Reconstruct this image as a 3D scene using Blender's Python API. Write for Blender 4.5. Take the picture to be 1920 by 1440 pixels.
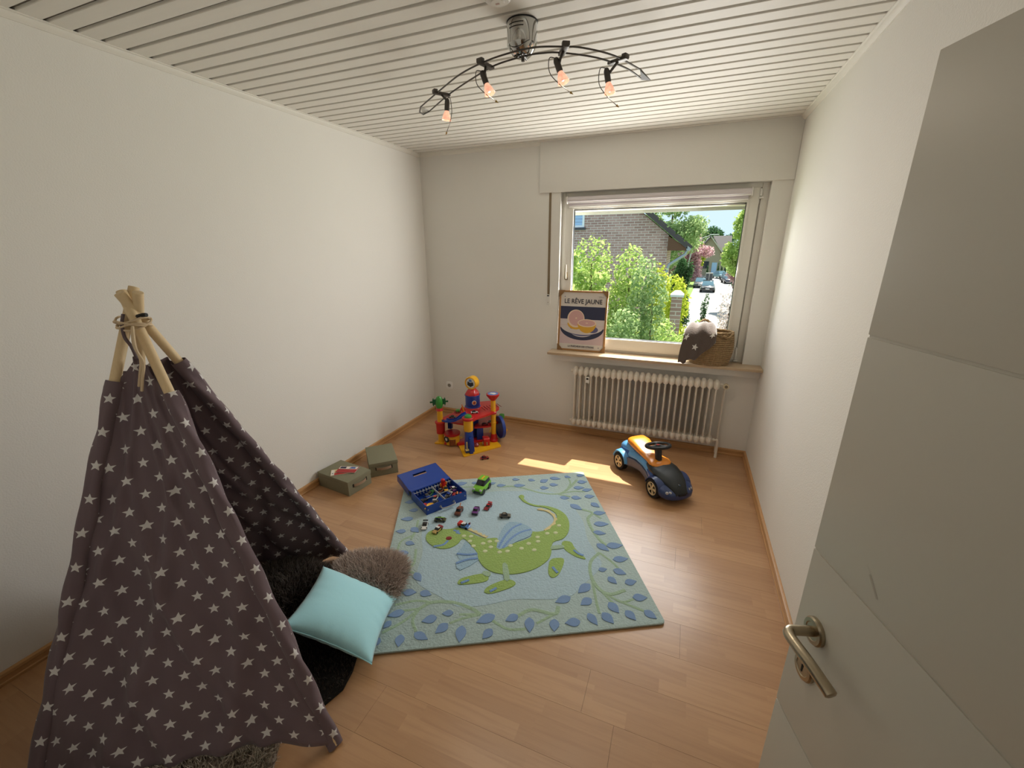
import bpy, bmesh, math, random
import numpy as np
from mathutils import Matrix, Vector, Euler

for o in list(bpy.data.objects):
    bpy.data.objects.remove(o)
SC = bpy.context.scene
COL = SC.collection
random.seed(7)
RNG = np.random.default_rng(7)

# ---------------------------------------------------------------- camera, world, sun, added window fill lamps, exposure
W, D, HC = 3.1208, 3.9809, 2.597           # room width, depth to the window wall, ceiling height
cam_d = bpy.data.cameras.new('camera')
cam_d.sensor_fit = 'HORIZONTAL'
cam_d.sensor_width = 36.0
cam_d.lens = 791.309 / 1920 * 36.0
cam_d.clip_start = 0.02
cam_d.clip_end = 500
cam = bpy.data.objects.new('camera', cam_d)
COL.objects.link(cam)
_y, _p, _r = 0.38353683, 0.30780766, -0.00512771
fwd = Vector((-math.sin(_y) * math.cos(_p), math.cos(_y) * math.cos(_p), -math.sin(_p)))
rgt = Vector((math.cos(_y), math.sin(_y), 0))
upv = rgt.cross(fwd)
r2 = math.cos(_r) * rgt + math.sin(_r) * upv
u2 = -math.sin(_r) * rgt + math.cos(_r) * upv
cm = Matrix((r2, u2, -fwd)).transposed().to_4x4()
cm.translation = Vector((2.48318, 0.15190, 1.73038))
cam.matrix_world = cm
SC.camera = cam

world = bpy.data.worlds.new('sky')
SC.world = world
world.use_nodes = True
bg = world.node_tree.nodes['Background']
bg.inputs['Color'].default_value = (0.66, 0.86, 1.0, 1)
bg.inputs['Strength'].default_value = 1.12

sun_d = bpy.data.lights.new('sun', 'SUN')
sun_d.energy = 11.0
sun_d.angle = math.radians(0.53)
sun_d.color = (1.0, 0.93, 0.80)
sun = bpy.data.objects.new('sun', sun_d)
COL.objects.link(sun)
sun.rotation_euler = Vector((-0.21, -1.0, -1.87)).to_track_quat('-Z', 'Y').to_euler()
sun.location = (6, 20, 30)

FILL_W = 14.6
for dx in (1.733, 2.177, 2.621):                 # added area lamps boosting the daylight, turned towards the left wall
    fill_d = bpy.data.lights.new('window_fill', 'AREA')
    fill_d.shape = 'RECTANGLE'
    fill_d.size, fill_d.size_y = 0.43, 1.06
    fill_d.energy = FILL_W
    fill_d.color = (0.99, 0.972, 0.945)
    fill_lamp = bpy.data.objects.new('window_fill', fill_d)
    COL.objects.link(fill_lamp)
    fill_lamp.location = (dx, 4.17, 1.50)
    fill_lamp.rotation_euler = Vector((-0.64, -1.0, -0.06)).to_track_quat('-Z', 'Z').to_euler()

vs = SC.view_settings
vs.view_transform = 'Standard'
vs.look = 'None'
vs.exposure = 0.0
vs.gamma = 1.0
vs.use_curve_mapping = False

# ---------------------------------------------------------------- helpers
def lin(r, g, b):
    f = lambda c: (c / 255 / 12.92) if c / 255 <= 0.04045 else ((c / 255 + 0.055) / 1.055) ** 2.4
    return (f(r), f(g), f(b), 1)

_mats = {}
def mat(name, rgb=(200, 200, 200), rough=0.6, metal=0.0, bump=0.0, bscale=80.0, vary=0.0, vscale=20.0,
        stretch=None, coat=0.0, emit=None, spec=0.5, sheen=0.0):
    """Principled material with optional noise bump and noise colour variation."""
    if name in _mats:
        return _mats[name]
    m = bpy.data.materials.new(name)
    m.use_nodes = True
    nt = m.node_tree
    p = nt.nodes['Principled BSDF']
    c = lin(*rgb)
    p.inputs['Base Color'].default_value = c
    p.inputs['Roughness'].default_value = rough
    p.inputs['Metallic'].default_value = metal
    p.inputs['Coat Weight'].default_value = coat
    p.inputs['Specular IOR Level'].default_value = spec
    if sheen:
        p.inputs['Sheen Weight'].default_value = sheen
    if emit:
        p.inputs['Emission Color'].default_value = lin(*emit[0])
        p.inputs['Emission Strength'].default_value = emit[1]
    if bump or vary:
        tc = nt.nodes.new('ShaderNodeTexCoord')
        mp = nt.nodes.new('ShaderNodeMapping')
        nt.links.new(tc.outputs['Object'], mp.inputs['Vector'])
        if stretch:
            mp.inputs['Scale'].default_value = stretch
        if bump:
            n = nt.nodes.new('ShaderNodeTexNoise')
            n.inputs['Scale'].default_value = bscale
            n.inputs['Detail'].default_value = 3
            b = nt.nodes.new('ShaderNodeBump')
            b.inputs['Strength'].default_value = bump
            b.inputs['Distance'].default_value = 0.01
            nt.links.new(mp.outputs[0], n.inputs['Vector'])
            nt.links.new(n.outputs['Fac'], b.inputs['Height'])
            nt.links.new(b.outputs[0], p.inputs['Normal'])
        if vary:
            n2 = nt.nodes.new('ShaderNodeTexNoise')
            n2.inputs['Scale'].default_value = vscale
            n2.inputs['Detail'].default_value = 4
            mx = nt.nodes.new('ShaderNodeMix')
            mx.data_type = 'RGBA'
            mx.inputs[6].default_value = tuple(v * (1 - vary) for v in c[:3]) + (1,)
            mx.inputs[7].default_value = tuple(min(1, v * (1 + vary)) for v in c[:3]) + (1,)
            nt.links.new(mp.outputs[0], n2.inputs['Vector'])
            nt.links.new(n2.outputs['Fac'], mx.inputs[0])
            nt.links.new(mx.outputs[2], p.inputs['Base Color'])
    _mats[name] = m
    return m

class NT:
    """Small node-graph builder."""
    def __init__(self, name):
        self.m = bpy.data.materials.new(name)
        self.m.use_nodes = True
        self.t = self.m.node_tree
        self.p = self.t.nodes['Principled BSDF']
    def n(self, typ, **kw):
        nd = self.t.nodes.new(typ)
        for k, v in kw.items():
            setattr(nd, k, v)
        return nd
    def put(self, sock, v):
        if isinstance(v, bpy.types.NodeSocket):
            self.t.links.new(v, sock)
        else:
            sock.default_value = v
    def math(self, op, a, b=0.0, c=None):
        nd = self.n('ShaderNodeMath', operation=op)
        self.put(nd.inputs[0], a)
        self.put(nd.inputs[1], b)
        if c is not None:
            self.put(nd.inputs[2], c)
        return nd.outputs[0]
    def mix(self, f, a, b):
        nd = self.n('ShaderNodeMix', data_type='RGBA')
        self.put(nd.inputs[0], f)
        self.put(nd.inputs[6], a)
        self.put(nd.inputs[7], b)
        return nd.outputs[2]
    def sep(self, v):
        nd = self.n('ShaderNodeSeparateXYZ')
        self.put(nd.inputs[0], v)
        return nd.outputs
    def comb(self, x, y, z=0.0):
        nd = self.n('ShaderNodeCombineXYZ')
        for i, v in enumerate((x, y, z)):
            self.put(nd.inputs[i], v)
        return nd.outputs[0]

I4 = Matrix.Identity(4)
def T(x=0, y=0, z=0, rx=0, ry=0, rz=0):
    return Matrix.Translation((x, y, z)) @ Euler((rx, ry, rz)).to_matrix().to_4x4()

class B:
    """Collects shapes into one mesh."""
    def __init__(self):
        self.bm = bmesh.new()
        self.uv = None
    def add(self, vs, fs, M=I4):
        v = [self.bm.verts.new(M @ Vector(p)) for p in vs]
        out = []
        for f in fs:
            try:
                out.append(self.bm.faces.new([v[i] for i in f]))
            except ValueError:
                pass
        return self
    def box(self, x0, x1, y0, y1, z0, z1, M=I4):
        vs = [(x, y, z) for x in (x0, x1) for y in (y0, y1) for z in (z0, z1)]
        fs = [(0, 1, 3, 2), (4, 6, 7, 5), (0, 4, 5, 1), (2, 3, 7, 6), (0, 2, 6, 4), (1, 5, 7, 3)]
        return self.add(vs, fs, M)
    def cbox(self, c, s, M=I4):
        return self.box(c[0] - s[0] / 2, c[0] + s[0] / 2, c[1] - s[1] / 2, c[1] + s[1] / 2, c[2] - s[2] / 2, c[2] + s[2] / 2, M)
    def rings(self, rings, cap=True, closed=False, M=I4):
        n = len(rings[0])
        vs = [p for r in rings for p in r]
        fs = []
        k = len(rings)
        for i in range(k if closed else k - 1):
            for j in range(n):
                a, b = i * n + j, i * n + (j + 1) % n
                c, d = ((i + 1) % k) * n + (j + 1) % n, ((i + 1) % k) * n + j
                fs.append((a, b, c, d))
        if cap and not closed:
            fs.append(tuple(range(n))[::-1])
            fs.append(tuple((k - 1) * n + j for j in range(n)))
        return self.add(vs, fs, M)
    def lathe(self, prof, n=20, M=I4, cap=True, sx=1, sy=1):
        return self.rings([[(r * sx * math.cos(2 * math.pi * j / n), r * sy * math.sin(2 * math.pi * j / n), z) for j in range(n)] for r, z in prof], cap, False, M)
    def cyl(self, p0, p1, r0, r1=None, n=12, M=I4):
        return self.tube([p0, p1], [r0, r0 if r1 is None else r1], n, M)
    def tube(self, pts, r, n=8, M=I4, closed=False):
        pts = [Vector(p) for p in pts]
        k = len(pts)
        if not hasattr(r, '__len__'):
            r = [r] * k
        rings = []
        ref = None
        for i, p in enumerate(pts):
            if closed:
                t = pts[(i + 1) % k] - pts[i - 1]
            else:
                t = pts[min(i + 1, k - 1)] - pts[max(i - 1, 0)]
            t.normalize()
            if ref is None:
                ref = t.orthogonal().normalized()
            ref = (ref - t * ref.dot(t))
            if ref.length < 1e-6:
                ref = t.orthogonal()
            ref.normalize()
            bi = t.cross(ref)
            rings.append([p + (ref * math.cos(2 * math.pi * j / n) + bi * math.sin(2 * math.pi * j / n)) * r[i] for j in range(n)])
        return self.rings(rings, True, closed, M)
    def prism(self, poly, z0, z1, M=I4):
        n = len(poly)
        vs = [(x, y, z0) for x, y in poly] + [(x, y, z1) for x, y in poly]
        fs = [tuple(range(n))[::-1], tuple(range(n, 2 * n))] + [(i, (i + 1) % n, n + (i + 1) % n, n + i) for i in range(n)]
        return self.add(vs, fs, M)
    def prof(self, poly, y0, y1, M=I4):
        """side profile in x,z extruded along y"""
        n = len(poly)
        vs = [(x, y0, z) for x, z in poly] + [(x, y1, z) for x, z in poly]
        fs = [tuple(range(n)), tuple(range(n, 2 * n))[::-1]] + [(i, n + i, n + (i + 1) % n, (i + 1) % n) for i in range(n)]
        return self.add(vs, fs, M)
    def ball(self, c, r, n=14, m=8, M=I4):
        if not hasattr(r, '__len__'):
            r = (r, r, r)
        rg = []
        for i in range(m + 1):
            a = math.pi * i / m
            s = max(1e-4, math.sin(a))
            rg.append([(c[0] + r[0] * s * math.cos(2 * math.pi * j / n), c[1] + r[1] * s * math.sin(2 * math.pi * j / n), c[2] - r[2] * math.cos(a)) for j in range(n)])
        return self.rings(rg, True, False, M)
    def torus(self, R, r, n=24, m=8, M=I4, sx=1, sy=1):
        rg = []
        for i in range(n):
            a = 2 * math.pi * i / n
            rg.append([((R + r * math.cos(2 * math.pi * j / m)) * math.cos(a) * sx, (R + r * math.cos(2 * math.pi * j / m)) * math.sin(a) * sy, r * math.sin(2 * math.pi * j / m)) for j in range(m)])
        return self.rings(rg, False, True, M)
    def grid(self, f, nu, nv, uvf=None, M=I4):
        """surface f(u,v); uvf gives texture coordinates in metres"""
        uvl = self.bm.loops.layers.uv.verify() if uvf else None
        V = [[self.bm.verts.new(M @ Vector(f(i / nu, j / nv))) for j in range(nv + 1)] for i in range(nu + 1)]
        for i in range(nu):
            for j in range(nv):
                idx = ((i, j), (i + 1, j), (i + 1, j + 1), (i, j + 1))
                fc = self.bm.faces.new([V[a][b] for a, b in idx])
                if uvf:
                    for lp, (a, b) in zip(fc.loops, idx):
                        lp[uvl].uv = uvf(a / nu, b / nv)
        return self
    def build(self, name, m, parent=None, bevel=0.0, seg=2, ang=35, smooth=True, M=None, fixn=True):
        bm = self.bm
        if fixn:
            bmesh.ops.recalc_face_normals(bm, faces=bm.faces)
        lim = math.radians(ang)
        if bevel:
            es = [e for e in bm.edges if len(e.link_faces) == 2 and e.calc_face_angle(0) > lim]
            bmesh.ops.bevel(bm, geom=es, offset=bevel, segments=seg, profile=0.6, affect='EDGES', clamp_overlap=True)
        for f in bm.faces:
            f.smooth = smooth
        for e in bm.edges:
            e.smooth = not (len(e.link_faces) == 2 and e.calc_face_angle(0) > lim)
        me = bpy.data.meshes.new(name)
        bm.to_mesh(me)
        bm.free()
        for x in (m if isinstance(m, (list, tuple)) else [m]):
            me.materials.append(x)
        o = bpy.data.objects.new(name, me)
        COL.objects.link(o)
        if parent is not None:
            o.parent = parent
        if M is not None:
            o.matrix_basis = M
        return o

def tag(o, label=None, cat=None, group=None, kind=None):
    if label:
        o['label'] = label
    if cat:
        o['category'] = cat
    if group:
        o['group'] = group
    if kind:
        o['kind'] = kind
    return o

def thing(name, label, cat, loc=(0, 0, 0), rz=0.0, group=None, kind=None):
    o = bpy.data.objects.new(name, None)
    o.empty_display_size = 0.05
    COL.objects.link(o)
    o.location = loc
    o.rotation_euler = (0, 0, rz)
    return tag(o, label, cat, group, kind)

def dup(o, parent, M):
    c = o.copy()
    COL.objects.link(c)
    c.parent = parent
    c.matrix_basis = M
    return c

def smooth_closed(pts, k=4):
    n = len(pts)
    out = []
    for i in range(n):
        p0, p1, p2, p3 = [np.array(pts[(i + d) % n], float) for d in (-1, 0, 1, 2)]
        for s in range(k):
            t = s / k
            out.append(tuple(0.5 * ((2 * p1) + (-p0 + p2) * t + (2 * p0 - 5 * p1 + 4 * p2 - p3) * t * t + (-p0 + 3 * p1 - 3 * p2 + p3) * t ** 3)))
    return out

def smooth_open(pts, k=5):
    pts = [np.array(p, float) for p in pts]
    e = [2 * pts[0] - pts[1]] + pts + [2 * pts[-1] - pts[-2]]
    out = []
    for i in range(1, len(e) - 2):
        p0, p1, p2, p3 = e[i - 1:i + 3]
        for s in range(k):
            t = s / k
            out.append(tuple(0.5 * ((2 * p1) + (-p0 + p2) * t + (2 * p0 - 5 * p1 + 4 * p2 - p3) * t * t + (-p0 + 3 * p1 - 3 * p2 + p3) * t ** 3)))
    out.append(tuple(pts[-1]))
    return out

def text_mesh(name, body, size, m, parent, M, extrude=0.0003, align='CENTER', width=None):
    cu = bpy.data.curves.new(name, 'FONT')
    cu.body = body
    cu.size = size
    cu.align_x = align
    cu.align_y = 'CENTER'
    cu.extrude = extrude
    cu.resolution_u = 3
    cu.offset = size * 0.012
    tmp = bpy.data.objects.new(name + '_curve', cu)
    COL.objects.link(tmp)
    dg = bpy.context.evaluated_depsgraph_get()
    dg.update()
    me = bpy.data.meshes.new_from_object(tmp.evaluated_get(dg))
    bpy.data.objects.remove(tmp)
    if width and len(me.vertices):
        xs = [v.co.x for v in me.vertices]
        s = width / (max(xs) - min(xs))
        for v in me.vertices:
            v.co.x *= s
    me.materials.clear()
    me.materials.append(m)
    o = bpy.data.objects.new(name, me)
    COL.objects.link(o)
    o.parent = parent
    o.matrix_basis = M
    return o

# ---------------- measured outlines (metres, local to the rug or on the ceiling)
LEAVES=[[-0.269,0.666,9.0,0.069],[-0.17,0.663,-8.0,0.044],[-0.034,0.64,14.0,0.033],[0.028,0.6,0.0,0.061],[0.15,0.675,-13.0,0.05],[0.271,0.651,-21.0,0.049],[0.366,0.628,25.0,0.068],[0.458,0.653,-16.0,0.076],[0.428,0.563,-14.0,0.059],[0.348,0.528,-11.0,0.059],[0.561,0.664,-38.0,0.048],[0.666,0.674,-1.0,0.055],[0.654,0.576,-3.0,0.069],[0.607,0.498,-6.0,0.072],[0.165,0.583,-2.0,0.08],[0.66,0.461,7.0,0.07],[0.653,0.374,-1.0,0.066],[0.662,0.263,-54.0,0.067],[0.469,0.378,-17.0,0.061],[0.554,0.368,-17.0,0.066],[0.522,0.255,-48.0,0.089],[0.662,0.168,-3.0,0.078],[0.636,0.049,-7.0,0.087],[0.596,-0.038,-20.0,0.071],[0.574,-0.173,-53.0,0.081],[0.65,-0.166,-4.0,0.091],[0.644,-0.284,-2.0,0.081],[0.515,-0.353,3.0,0.038],[0.603,-0.382,-36.0,0.065],[0.541,-0.438,-61.0,0.057],[0.635,-0.462,5.0,0.061],[0.642,-0.57,-9.0,0.067],[0.486,-0.617,-67.0,0.069],[0.552,-0.672,-64.0,0.062],[0.65,-0.679,-52.0,0.061],[0.436,-0.674,-62.0,0.069],[0.36,-0.672,-69.0,0.07],[0.372,-0.476,-146.0,0.086],[0.358,-0.564,-154.0,0.066],[0.244,-0.537,-164.0,0.08],[0.259,-0.678,-179.0,0.068],[0.168,-0.684,-103.0,0.065],[0.05,-0.668,-98.0,0.078],[-0.03,-0.619,-160.0,0.062],[-0.154,-0.694,-135.0,0.061],[-0.157,-0.609,-162.0,0.089],[-0.278,-0.679,-98.0,0.083],[-0.368,-0.638,-140.0,0.067],[-0.342,-0.552,179.0,0.051],[-0.43,-0.579,-166.0,0.067],[-0.462,-0.67,-32.0,0.07],[-0.558,-0.682,-93.0,0.059],[-0.629,-0.586,-130.0,0.045],[-0.596,-0.526,-167.0,0.074],[-0.544,-0.394,-6.0,0.063],[-0.46,-0.412,-23.0,0.06],[-0.513,-0.288,-61.0,0.073],[-0.636,-0.202,166.0,0.049],[-0.634,-0.083,180.0,0.085],[-0.588,0.004,-22.0,0.055],[-0.66,0.13,174.0,0.057],[-0.571,0.132,-46.0,0.066],[-0.637,0.258,177.0,0.074],[-0.604,0.354,-179.0,0.055],[-0.642,0.46,-173.0,0.061],[-0.661,-0.679,-111.0,0.034]]
VINES=[[[0.001,0.583],[0.1,0.583],[0.193,0.544],[0.303,0.468],[0.43,0.435],[0.515,0.487],[0.623,0.614]],[[0.43,0.435],[0.544,0.454],[0.639,0.442]],[[0.515,0.487],[0.561,0.573],[0.561,0.651]],[[0.43,0.435],[0.515,0.388]],[[0.545,0.233],[0.614,0.177],[0.567,0.119],[0.56,0.016],[0.577,-0.099],[0.607,-0.163]],[[0.614,0.177],[0.654,0.108]],[[0.54,-0.215],[0.465,-0.285],[0.435,-0.396],[0.452,-0.491],[0.5,-0.53],[0.585,-0.513]],[[0.54,-0.215],[0.594,-0.314],[0.608,-0.38]],[[0.452,-0.491],[0.533,-0.582],[0.605,-0.575]],[[0.533,-0.582],[0.637,-0.66]],[[0.434,-0.42],[0.412,-0.562],[0.404,-0.642]],[[0.462,-0.515],[0.495,-0.593]],[[-0.486,-0.507],[-0.424,-0.473],[-0.318,-0.486],[-0.221,-0.538],[-0.182,-0.578]],[[-0.486,-0.507],[-0.556,-0.576],[-0.646,-0.629]],[[-0.486,-0.507],[-0.511,-0.572],[-0.488,-0.639]],[[-0.486,-0.507],[-0.588,-0.51]],[[-0.424,-0.473],[-0.507,-0.453],[-0.61,-0.467]],[[-0.182,-0.578],[-0.269,-0.591],[-0.331,-0.612]],[[-0.182,-0.578],[-0.285,-0.565]],[[-0.001,-0.609],[0.076,-0.579],[0.182,-0.618],[0.212,-0.575]],[[0.182,-0.618],[0.086,-0.662]],[[-0.129,-0.617],[-0.056,-0.677],[0.027,-0.687]],[[-0.625,-0.114],[-0.585,-0.212],[-0.526,-0.262]],[[-0.572,0.087],[-0.644,0.033],[-0.656,-0.054]],[[-0.547,-0.053],[-0.545,-0.164],[-0.567,-0.214]],[[-0.561,0.237],[-0.566,0.135],[-0.586,0.042]],[[-0.339,0.648],[-0.266,0.616],[-0.144,0.613]]]
BODY=[[-0.496,0.046],[-0.486,0.093],[-0.442,0.12],[-0.37,0.112],[-0.319,0.114],[-0.288,0.118],[-0.226,0.07],[-0.167,0.014],[-0.118,-0.01],[-0.053,-0.015],[-0.034,-0.085],[0.067,-0.068],[0.159,-0.028],[0.161,0.023],[0.212,0.017],[0.278,0.033],[0.333,0.094],[0.364,0.161],[0.354,0.218],[0.302,0.272],[0.228,0.301],[0.167,0.358],[0.148,0.405],[0.14,0.434],[0.163,0.452],[0.181,0.429],[0.173,0.398],[0.2,0.344],[0.252,0.308],[0.317,0.29],[0.387,0.242],[0.427,0.172],[0.43,0.082],[0.399,-0.014],[0.349,-0.071],[0.283,-0.097],[0.253,-0.192],[0.218,-0.249],[0.148,-0.299],[0.071,-0.325],[-0.002,-0.329],[-0.081,-0.312],[-0.141,-0.265],[-0.175,-0.195],[-0.181,-0.14],[-0.2,-0.095],[-0.248,-0.007],[-0.275,-0.0],[-0.297,-0.039],[-0.345,-0.07],[-0.403,-0.07],[-0.453,-0.035],[-0.485,0.006]]
WING=[[-0.065,-0.104],[-0.022,0.053],[0.04,0.138],[0.122,0.111],[0.175,0.046],[0.155,-0.02],[0.068,-0.06],[-0.017,-0.114]]
FRILL=[[-0.248,-0.018],[-0.2,-0.095],[-0.181,-0.14],[-0.175,-0.195],[-0.282,-0.267],[-0.307,-0.209],[-0.286,-0.175],[-0.303,-0.128],[-0.266,-0.065]]
FOOT1=[[0.334,-0.115],[0.355,-0.09],[0.396,-0.107],[0.406,-0.168],[0.444,-0.259],[0.397,-0.239],[0.359,-0.197],[0.339,-0.159]]
FOOT2=[[0.237,-0.247],[0.264,-0.232],[0.315,-0.241],[0.303,-0.292],[0.259,-0.363],[0.219,-0.382],[0.206,-0.344],[0.222,-0.276]]
FOOT3=[[-0.155,-0.441],[-0.14,-0.409],[-0.087,-0.381],[-0.024,-0.365],[0.014,-0.387],[0.006,-0.415],[-0.048,-0.437],[-0.118,-0.454]]
FOOT4=[[-0.296,-0.358],[-0.277,-0.329],[-0.215,-0.312],[-0.153,-0.307],[-0.127,-0.335],[-0.138,-0.363],[-0.199,-0.373],[-0.277,-0.373]]
LEG1=[[0.268,-0.129],[0.336,-0.127],[0.338,-0.154],[0.262,-0.159]]
LEG2=[[-0.041,-0.244],[-0.014,-0.254],[-0.013,-0.369],[-0.043,-0.365]]
LEG3=[[-0.152,-0.289],[-0.112,-0.3],[-0.123,-0.335],[-0.157,-0.315]]
SPOTS=[[-0.259,0.029],[-0.215,0.02],[-0.223,-0.025],[-0.202,-0.073],[-0.143,-0.057],[-0.102,-0.044],[-0.098,-0.095],[-0.134,-0.127],[-0.049,-0.146],[-0.002,-0.143],[0.084,-0.129],[0.134,-0.091],[0.194,-0.078],[0.198,-0.037],[0.158,-0.152],[0.265,-0.009],[0.319,-0.009],[0.356,0.061],[-0.058,-0.045],[0.022,-0.097]]
BARS=[[[-0.05,-0.103],[-0.007,-0.013],[0.053,0.069],[0.116,0.107]],[[-0.026,-0.11],[0.031,-0.033],[0.099,0.022],[0.17,0.043]],[[-0.301,-0.128],[-0.239,-0.144],[-0.181,-0.142]],[[-0.305,-0.209],[-0.24,-0.185],[-0.18,-0.181]],[[0.393,-0.18],[0.413,-0.214],[0.437,-0.232]],[[0.239,-0.304],[0.248,-0.33],[0.257,-0.352]],[[-0.125,-0.442],[-0.09,-0.421]],[[-0.277,-0.364],[-0.233,-0.346]],[[-0.442,-0.047],[-0.385,-0.039],[-0.357,-0.004]],[[-0.324,0.094],[-0.288,0.077]],[[-0.308,0.071],[-0.282,0.055]]]
CREST=[[[-0.236,0.099],[-0.186,0.061],[-0.146,0.023],[-0.117,0.001]],[[0.249,0.259],[0.316,0.226],[0.348,0.154],[0.326,0.086],[0.255,0.023]]]
EYE=[-0.352,0.018]
RAIL_A=[[1.035,2.429],[1.273,2.245],[1.457,2.111],[1.62,2.033],[1.749,2.0],[1.842,1.995],[1.926,2.023],[2.011,2.069],[2.114,2.188],[2.197,2.37]]
RAIL_B=[[1.038,2.512],[1.282,2.314],[1.501,2.165],[1.636,2.086],[1.779,2.052],[1.852,2.054],[1.922,2.079],[2.046,2.181],[2.141,2.33],[2.192,2.482]]
CLIPS=[[1.245,2.298],[1.597,2.07],[1.939,2.059],[2.121,2.242]]
HEADS=[[[1.282,2.288,2.444],[1.274,2.288,2.373],[1.27,2.288,2.302]],[[1.584,2.06,2.449],[1.612,2.06,2.382],[1.645,2.06,2.336]],[[1.911,2.049,2.446],[1.939,2.049,2.379],[1.974,2.049,2.326]],[[2.077,2.232,2.448],[2.093,2.232,2.376],[2.128,2.232,2.312]]]
# ---------------------------------------------------------------- structure materials
M_WALL = mat('white_wall_paint', (238, 235, 228), 0.85, bump=0.12, bscale=160, vary=0.015, vscale=3)
M_CEIL = mat('ceiling_panel_white', (234, 230, 221), 0.55, vary=0.03, vscale=6, bump=0.03, bscale=40, stretch=(0.3, 6, 6))
M_GROOVE = mat('ceiling_groove', (128, 120, 108), 0.8)
M_TRIM = mat('ceiling_trim_white', (234, 230, 220), 0.5)
M_OUT = mat('outer_wall_render', (190, 180, 170), 0.9)
M_PVC = mat('window_white_plastic', (232, 228, 218), 0.32)
M_GASKET = mat('black_gasket', (22, 22, 24), 0.7)
M_DOOR = mat('door_white_lacquer', (212, 208, 196), 0.42, bump=0.01, bscale=300)
M_STEEL = mat('brushed_steel', (176, 164, 142), 0.28, 1.0)
M_CHROME = mat('chrome', (190, 190, 188), 0.06, 1.0)
M_WHITE = mat('white_plastic', (232, 229, 222), 0.4)
M_RAD = mat('radiator_enamel', (232, 224, 210), 0.3)

def laminate():
    g = NT('beech_laminate')
    geo = g.n('ShaderNodeNewGeometry')
    x, y, z = g.sep(geo.outputs['Position'])
    v = g.math('DIVIDE', y, 0.0643)
    row = g.math('FLOOR', v)
    wn = g.n('ShaderNodeTexWhiteNoise', noise_dimensions='1D')
    g.put(wn.inputs['W'], row)
    u = g.math('ADD', g.math('DIVIDE', x, 0.43), g.math('MULTIPLY', wn.outputs['Value'], 7.3))
    seg = g.math('FLOOR', u)
    wn2 = g.n('ShaderNodeTexWhiteNoise', noise_dimensions='2D')
    g.put(wn2.inputs['Vector'], g.comb(row, seg))
    grain = g.n('ShaderNodeTexNoise')
    g.put(grain.inputs['Vector'], g.comb(g.math('ADD', g.math('MULTIPLY', x, 1.6), g.math('MULTIPLY', wn2.outputs['Value'], 9.0)), g.math('MULTIPLY', y, 26.0)))
    grain.inputs['Scale'].default_value = 2.2
    grain.inputs['Detail'].default_value = 5
    fl_ = g.n('ShaderNodeTexNoise')
    g.put(fl_.inputs['Vector'], g.comb(g.math('MULTIPLY', x, 5.0), g.math('MULTIPLY', y, 130.0)))
    fl_.inputs['Scale'].default_value = 3
    c = g.mix(wn2.outputs['Value'], lin(180, 136, 96), lin(196, 152, 110))
    c2 = g.mix(g.math('MULTIPLY', g.math('SUBTRACT', grain.outputs['Fac'], 0.45), 1.5), c, lin(156, 110, 74))
    c3 = g.mix(g.math('MULTIPLY', fl_.outputs['Fac'], 0.25), c2, lin(202, 160, 120))
    g.put(g.p.inputs['Base Color'], c3)
    g.p.inputs['Roughness'].default_value = 0.29
    g.p.inputs['Specular IOR Level'].default_value = 0.85
    return g.m
M_LAM = laminate()
M_BASE = mat('beech_baseboard', (194, 148, 98), 0.42, vary=0.14, vscale=8, stretch=(2, 2, 30))
M_SILL = mat('sill_wood_grain', (190, 166, 136), 0.35, vary=0.12, vscale=12, stretch=(1.5, 14, 4))
M_DARK = mat('subfloor_dark', (60, 45, 35), 0.9)

BK = 0.16          # near wall, inner face
# floor with its planks
floor = B().box(-0.05, W + 0.05, -1.6, D + 0.02, -0.12, -0.0085).build('floor', M_DARK)
tag(floor, 'beech laminate floor of long three-strip planks', kind='structure')
pw, plen = 0.1929, 1.285
y = -0.05 * 1
row = 0
yy = -1.5432
while yy < D:
    off = random.uniform(0, plen)
    x = -off
    while x < W:
        x0, x1 = max(x, 0.0), min(x + plen, W)
        y0, y1 = yy, min(yy + pw, D)
        if x1 - x0 > 0.02 and y1 - y0 > 0.01 and yy > -1.55:
            b = B().box(x0 + 0.0004, x1 - 0.0004, y0 + 0.0004, y1 - 0.0004, -0.008, 0.0)
            b.build('plank', M_LAM, floor, smooth=False)
        x += plen
    yy += pw

# ceiling with tongue-and-groove panels
ceil = B().box(-0.05, W + 0.05, -1.6, D + 0.27, HC + 0.012, HC + 0.2).build('ceiling', M_GROOVE)
tag(ceil, 'white panelled ceiling of narrow grooved boards', kind='structure')
pitch = 0.0921
g0 = 1.247
k0 = int((g0 - 0.0) / pitch) + 1
ys = g0 - k0 * pitch
pan = None
while ys < D:
    a, b_ = ys + 0.009, min(ys + pitch - 0.009, D)
    if b_ - a > 0.01:
        B().box(0.004, W - 0.004, a, b_, HC, HC + 0.013).build('ceiling_panel', M_CEIL, ceil, bevel=0.002, seg=1, smooth=False)
    ys += pitch
B().box(0, W, -1.6, ys - 0.1 if False else -0.0, HC, HC + 0.013).build('ceiling_hall', M_CEIL, ceil)

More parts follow.
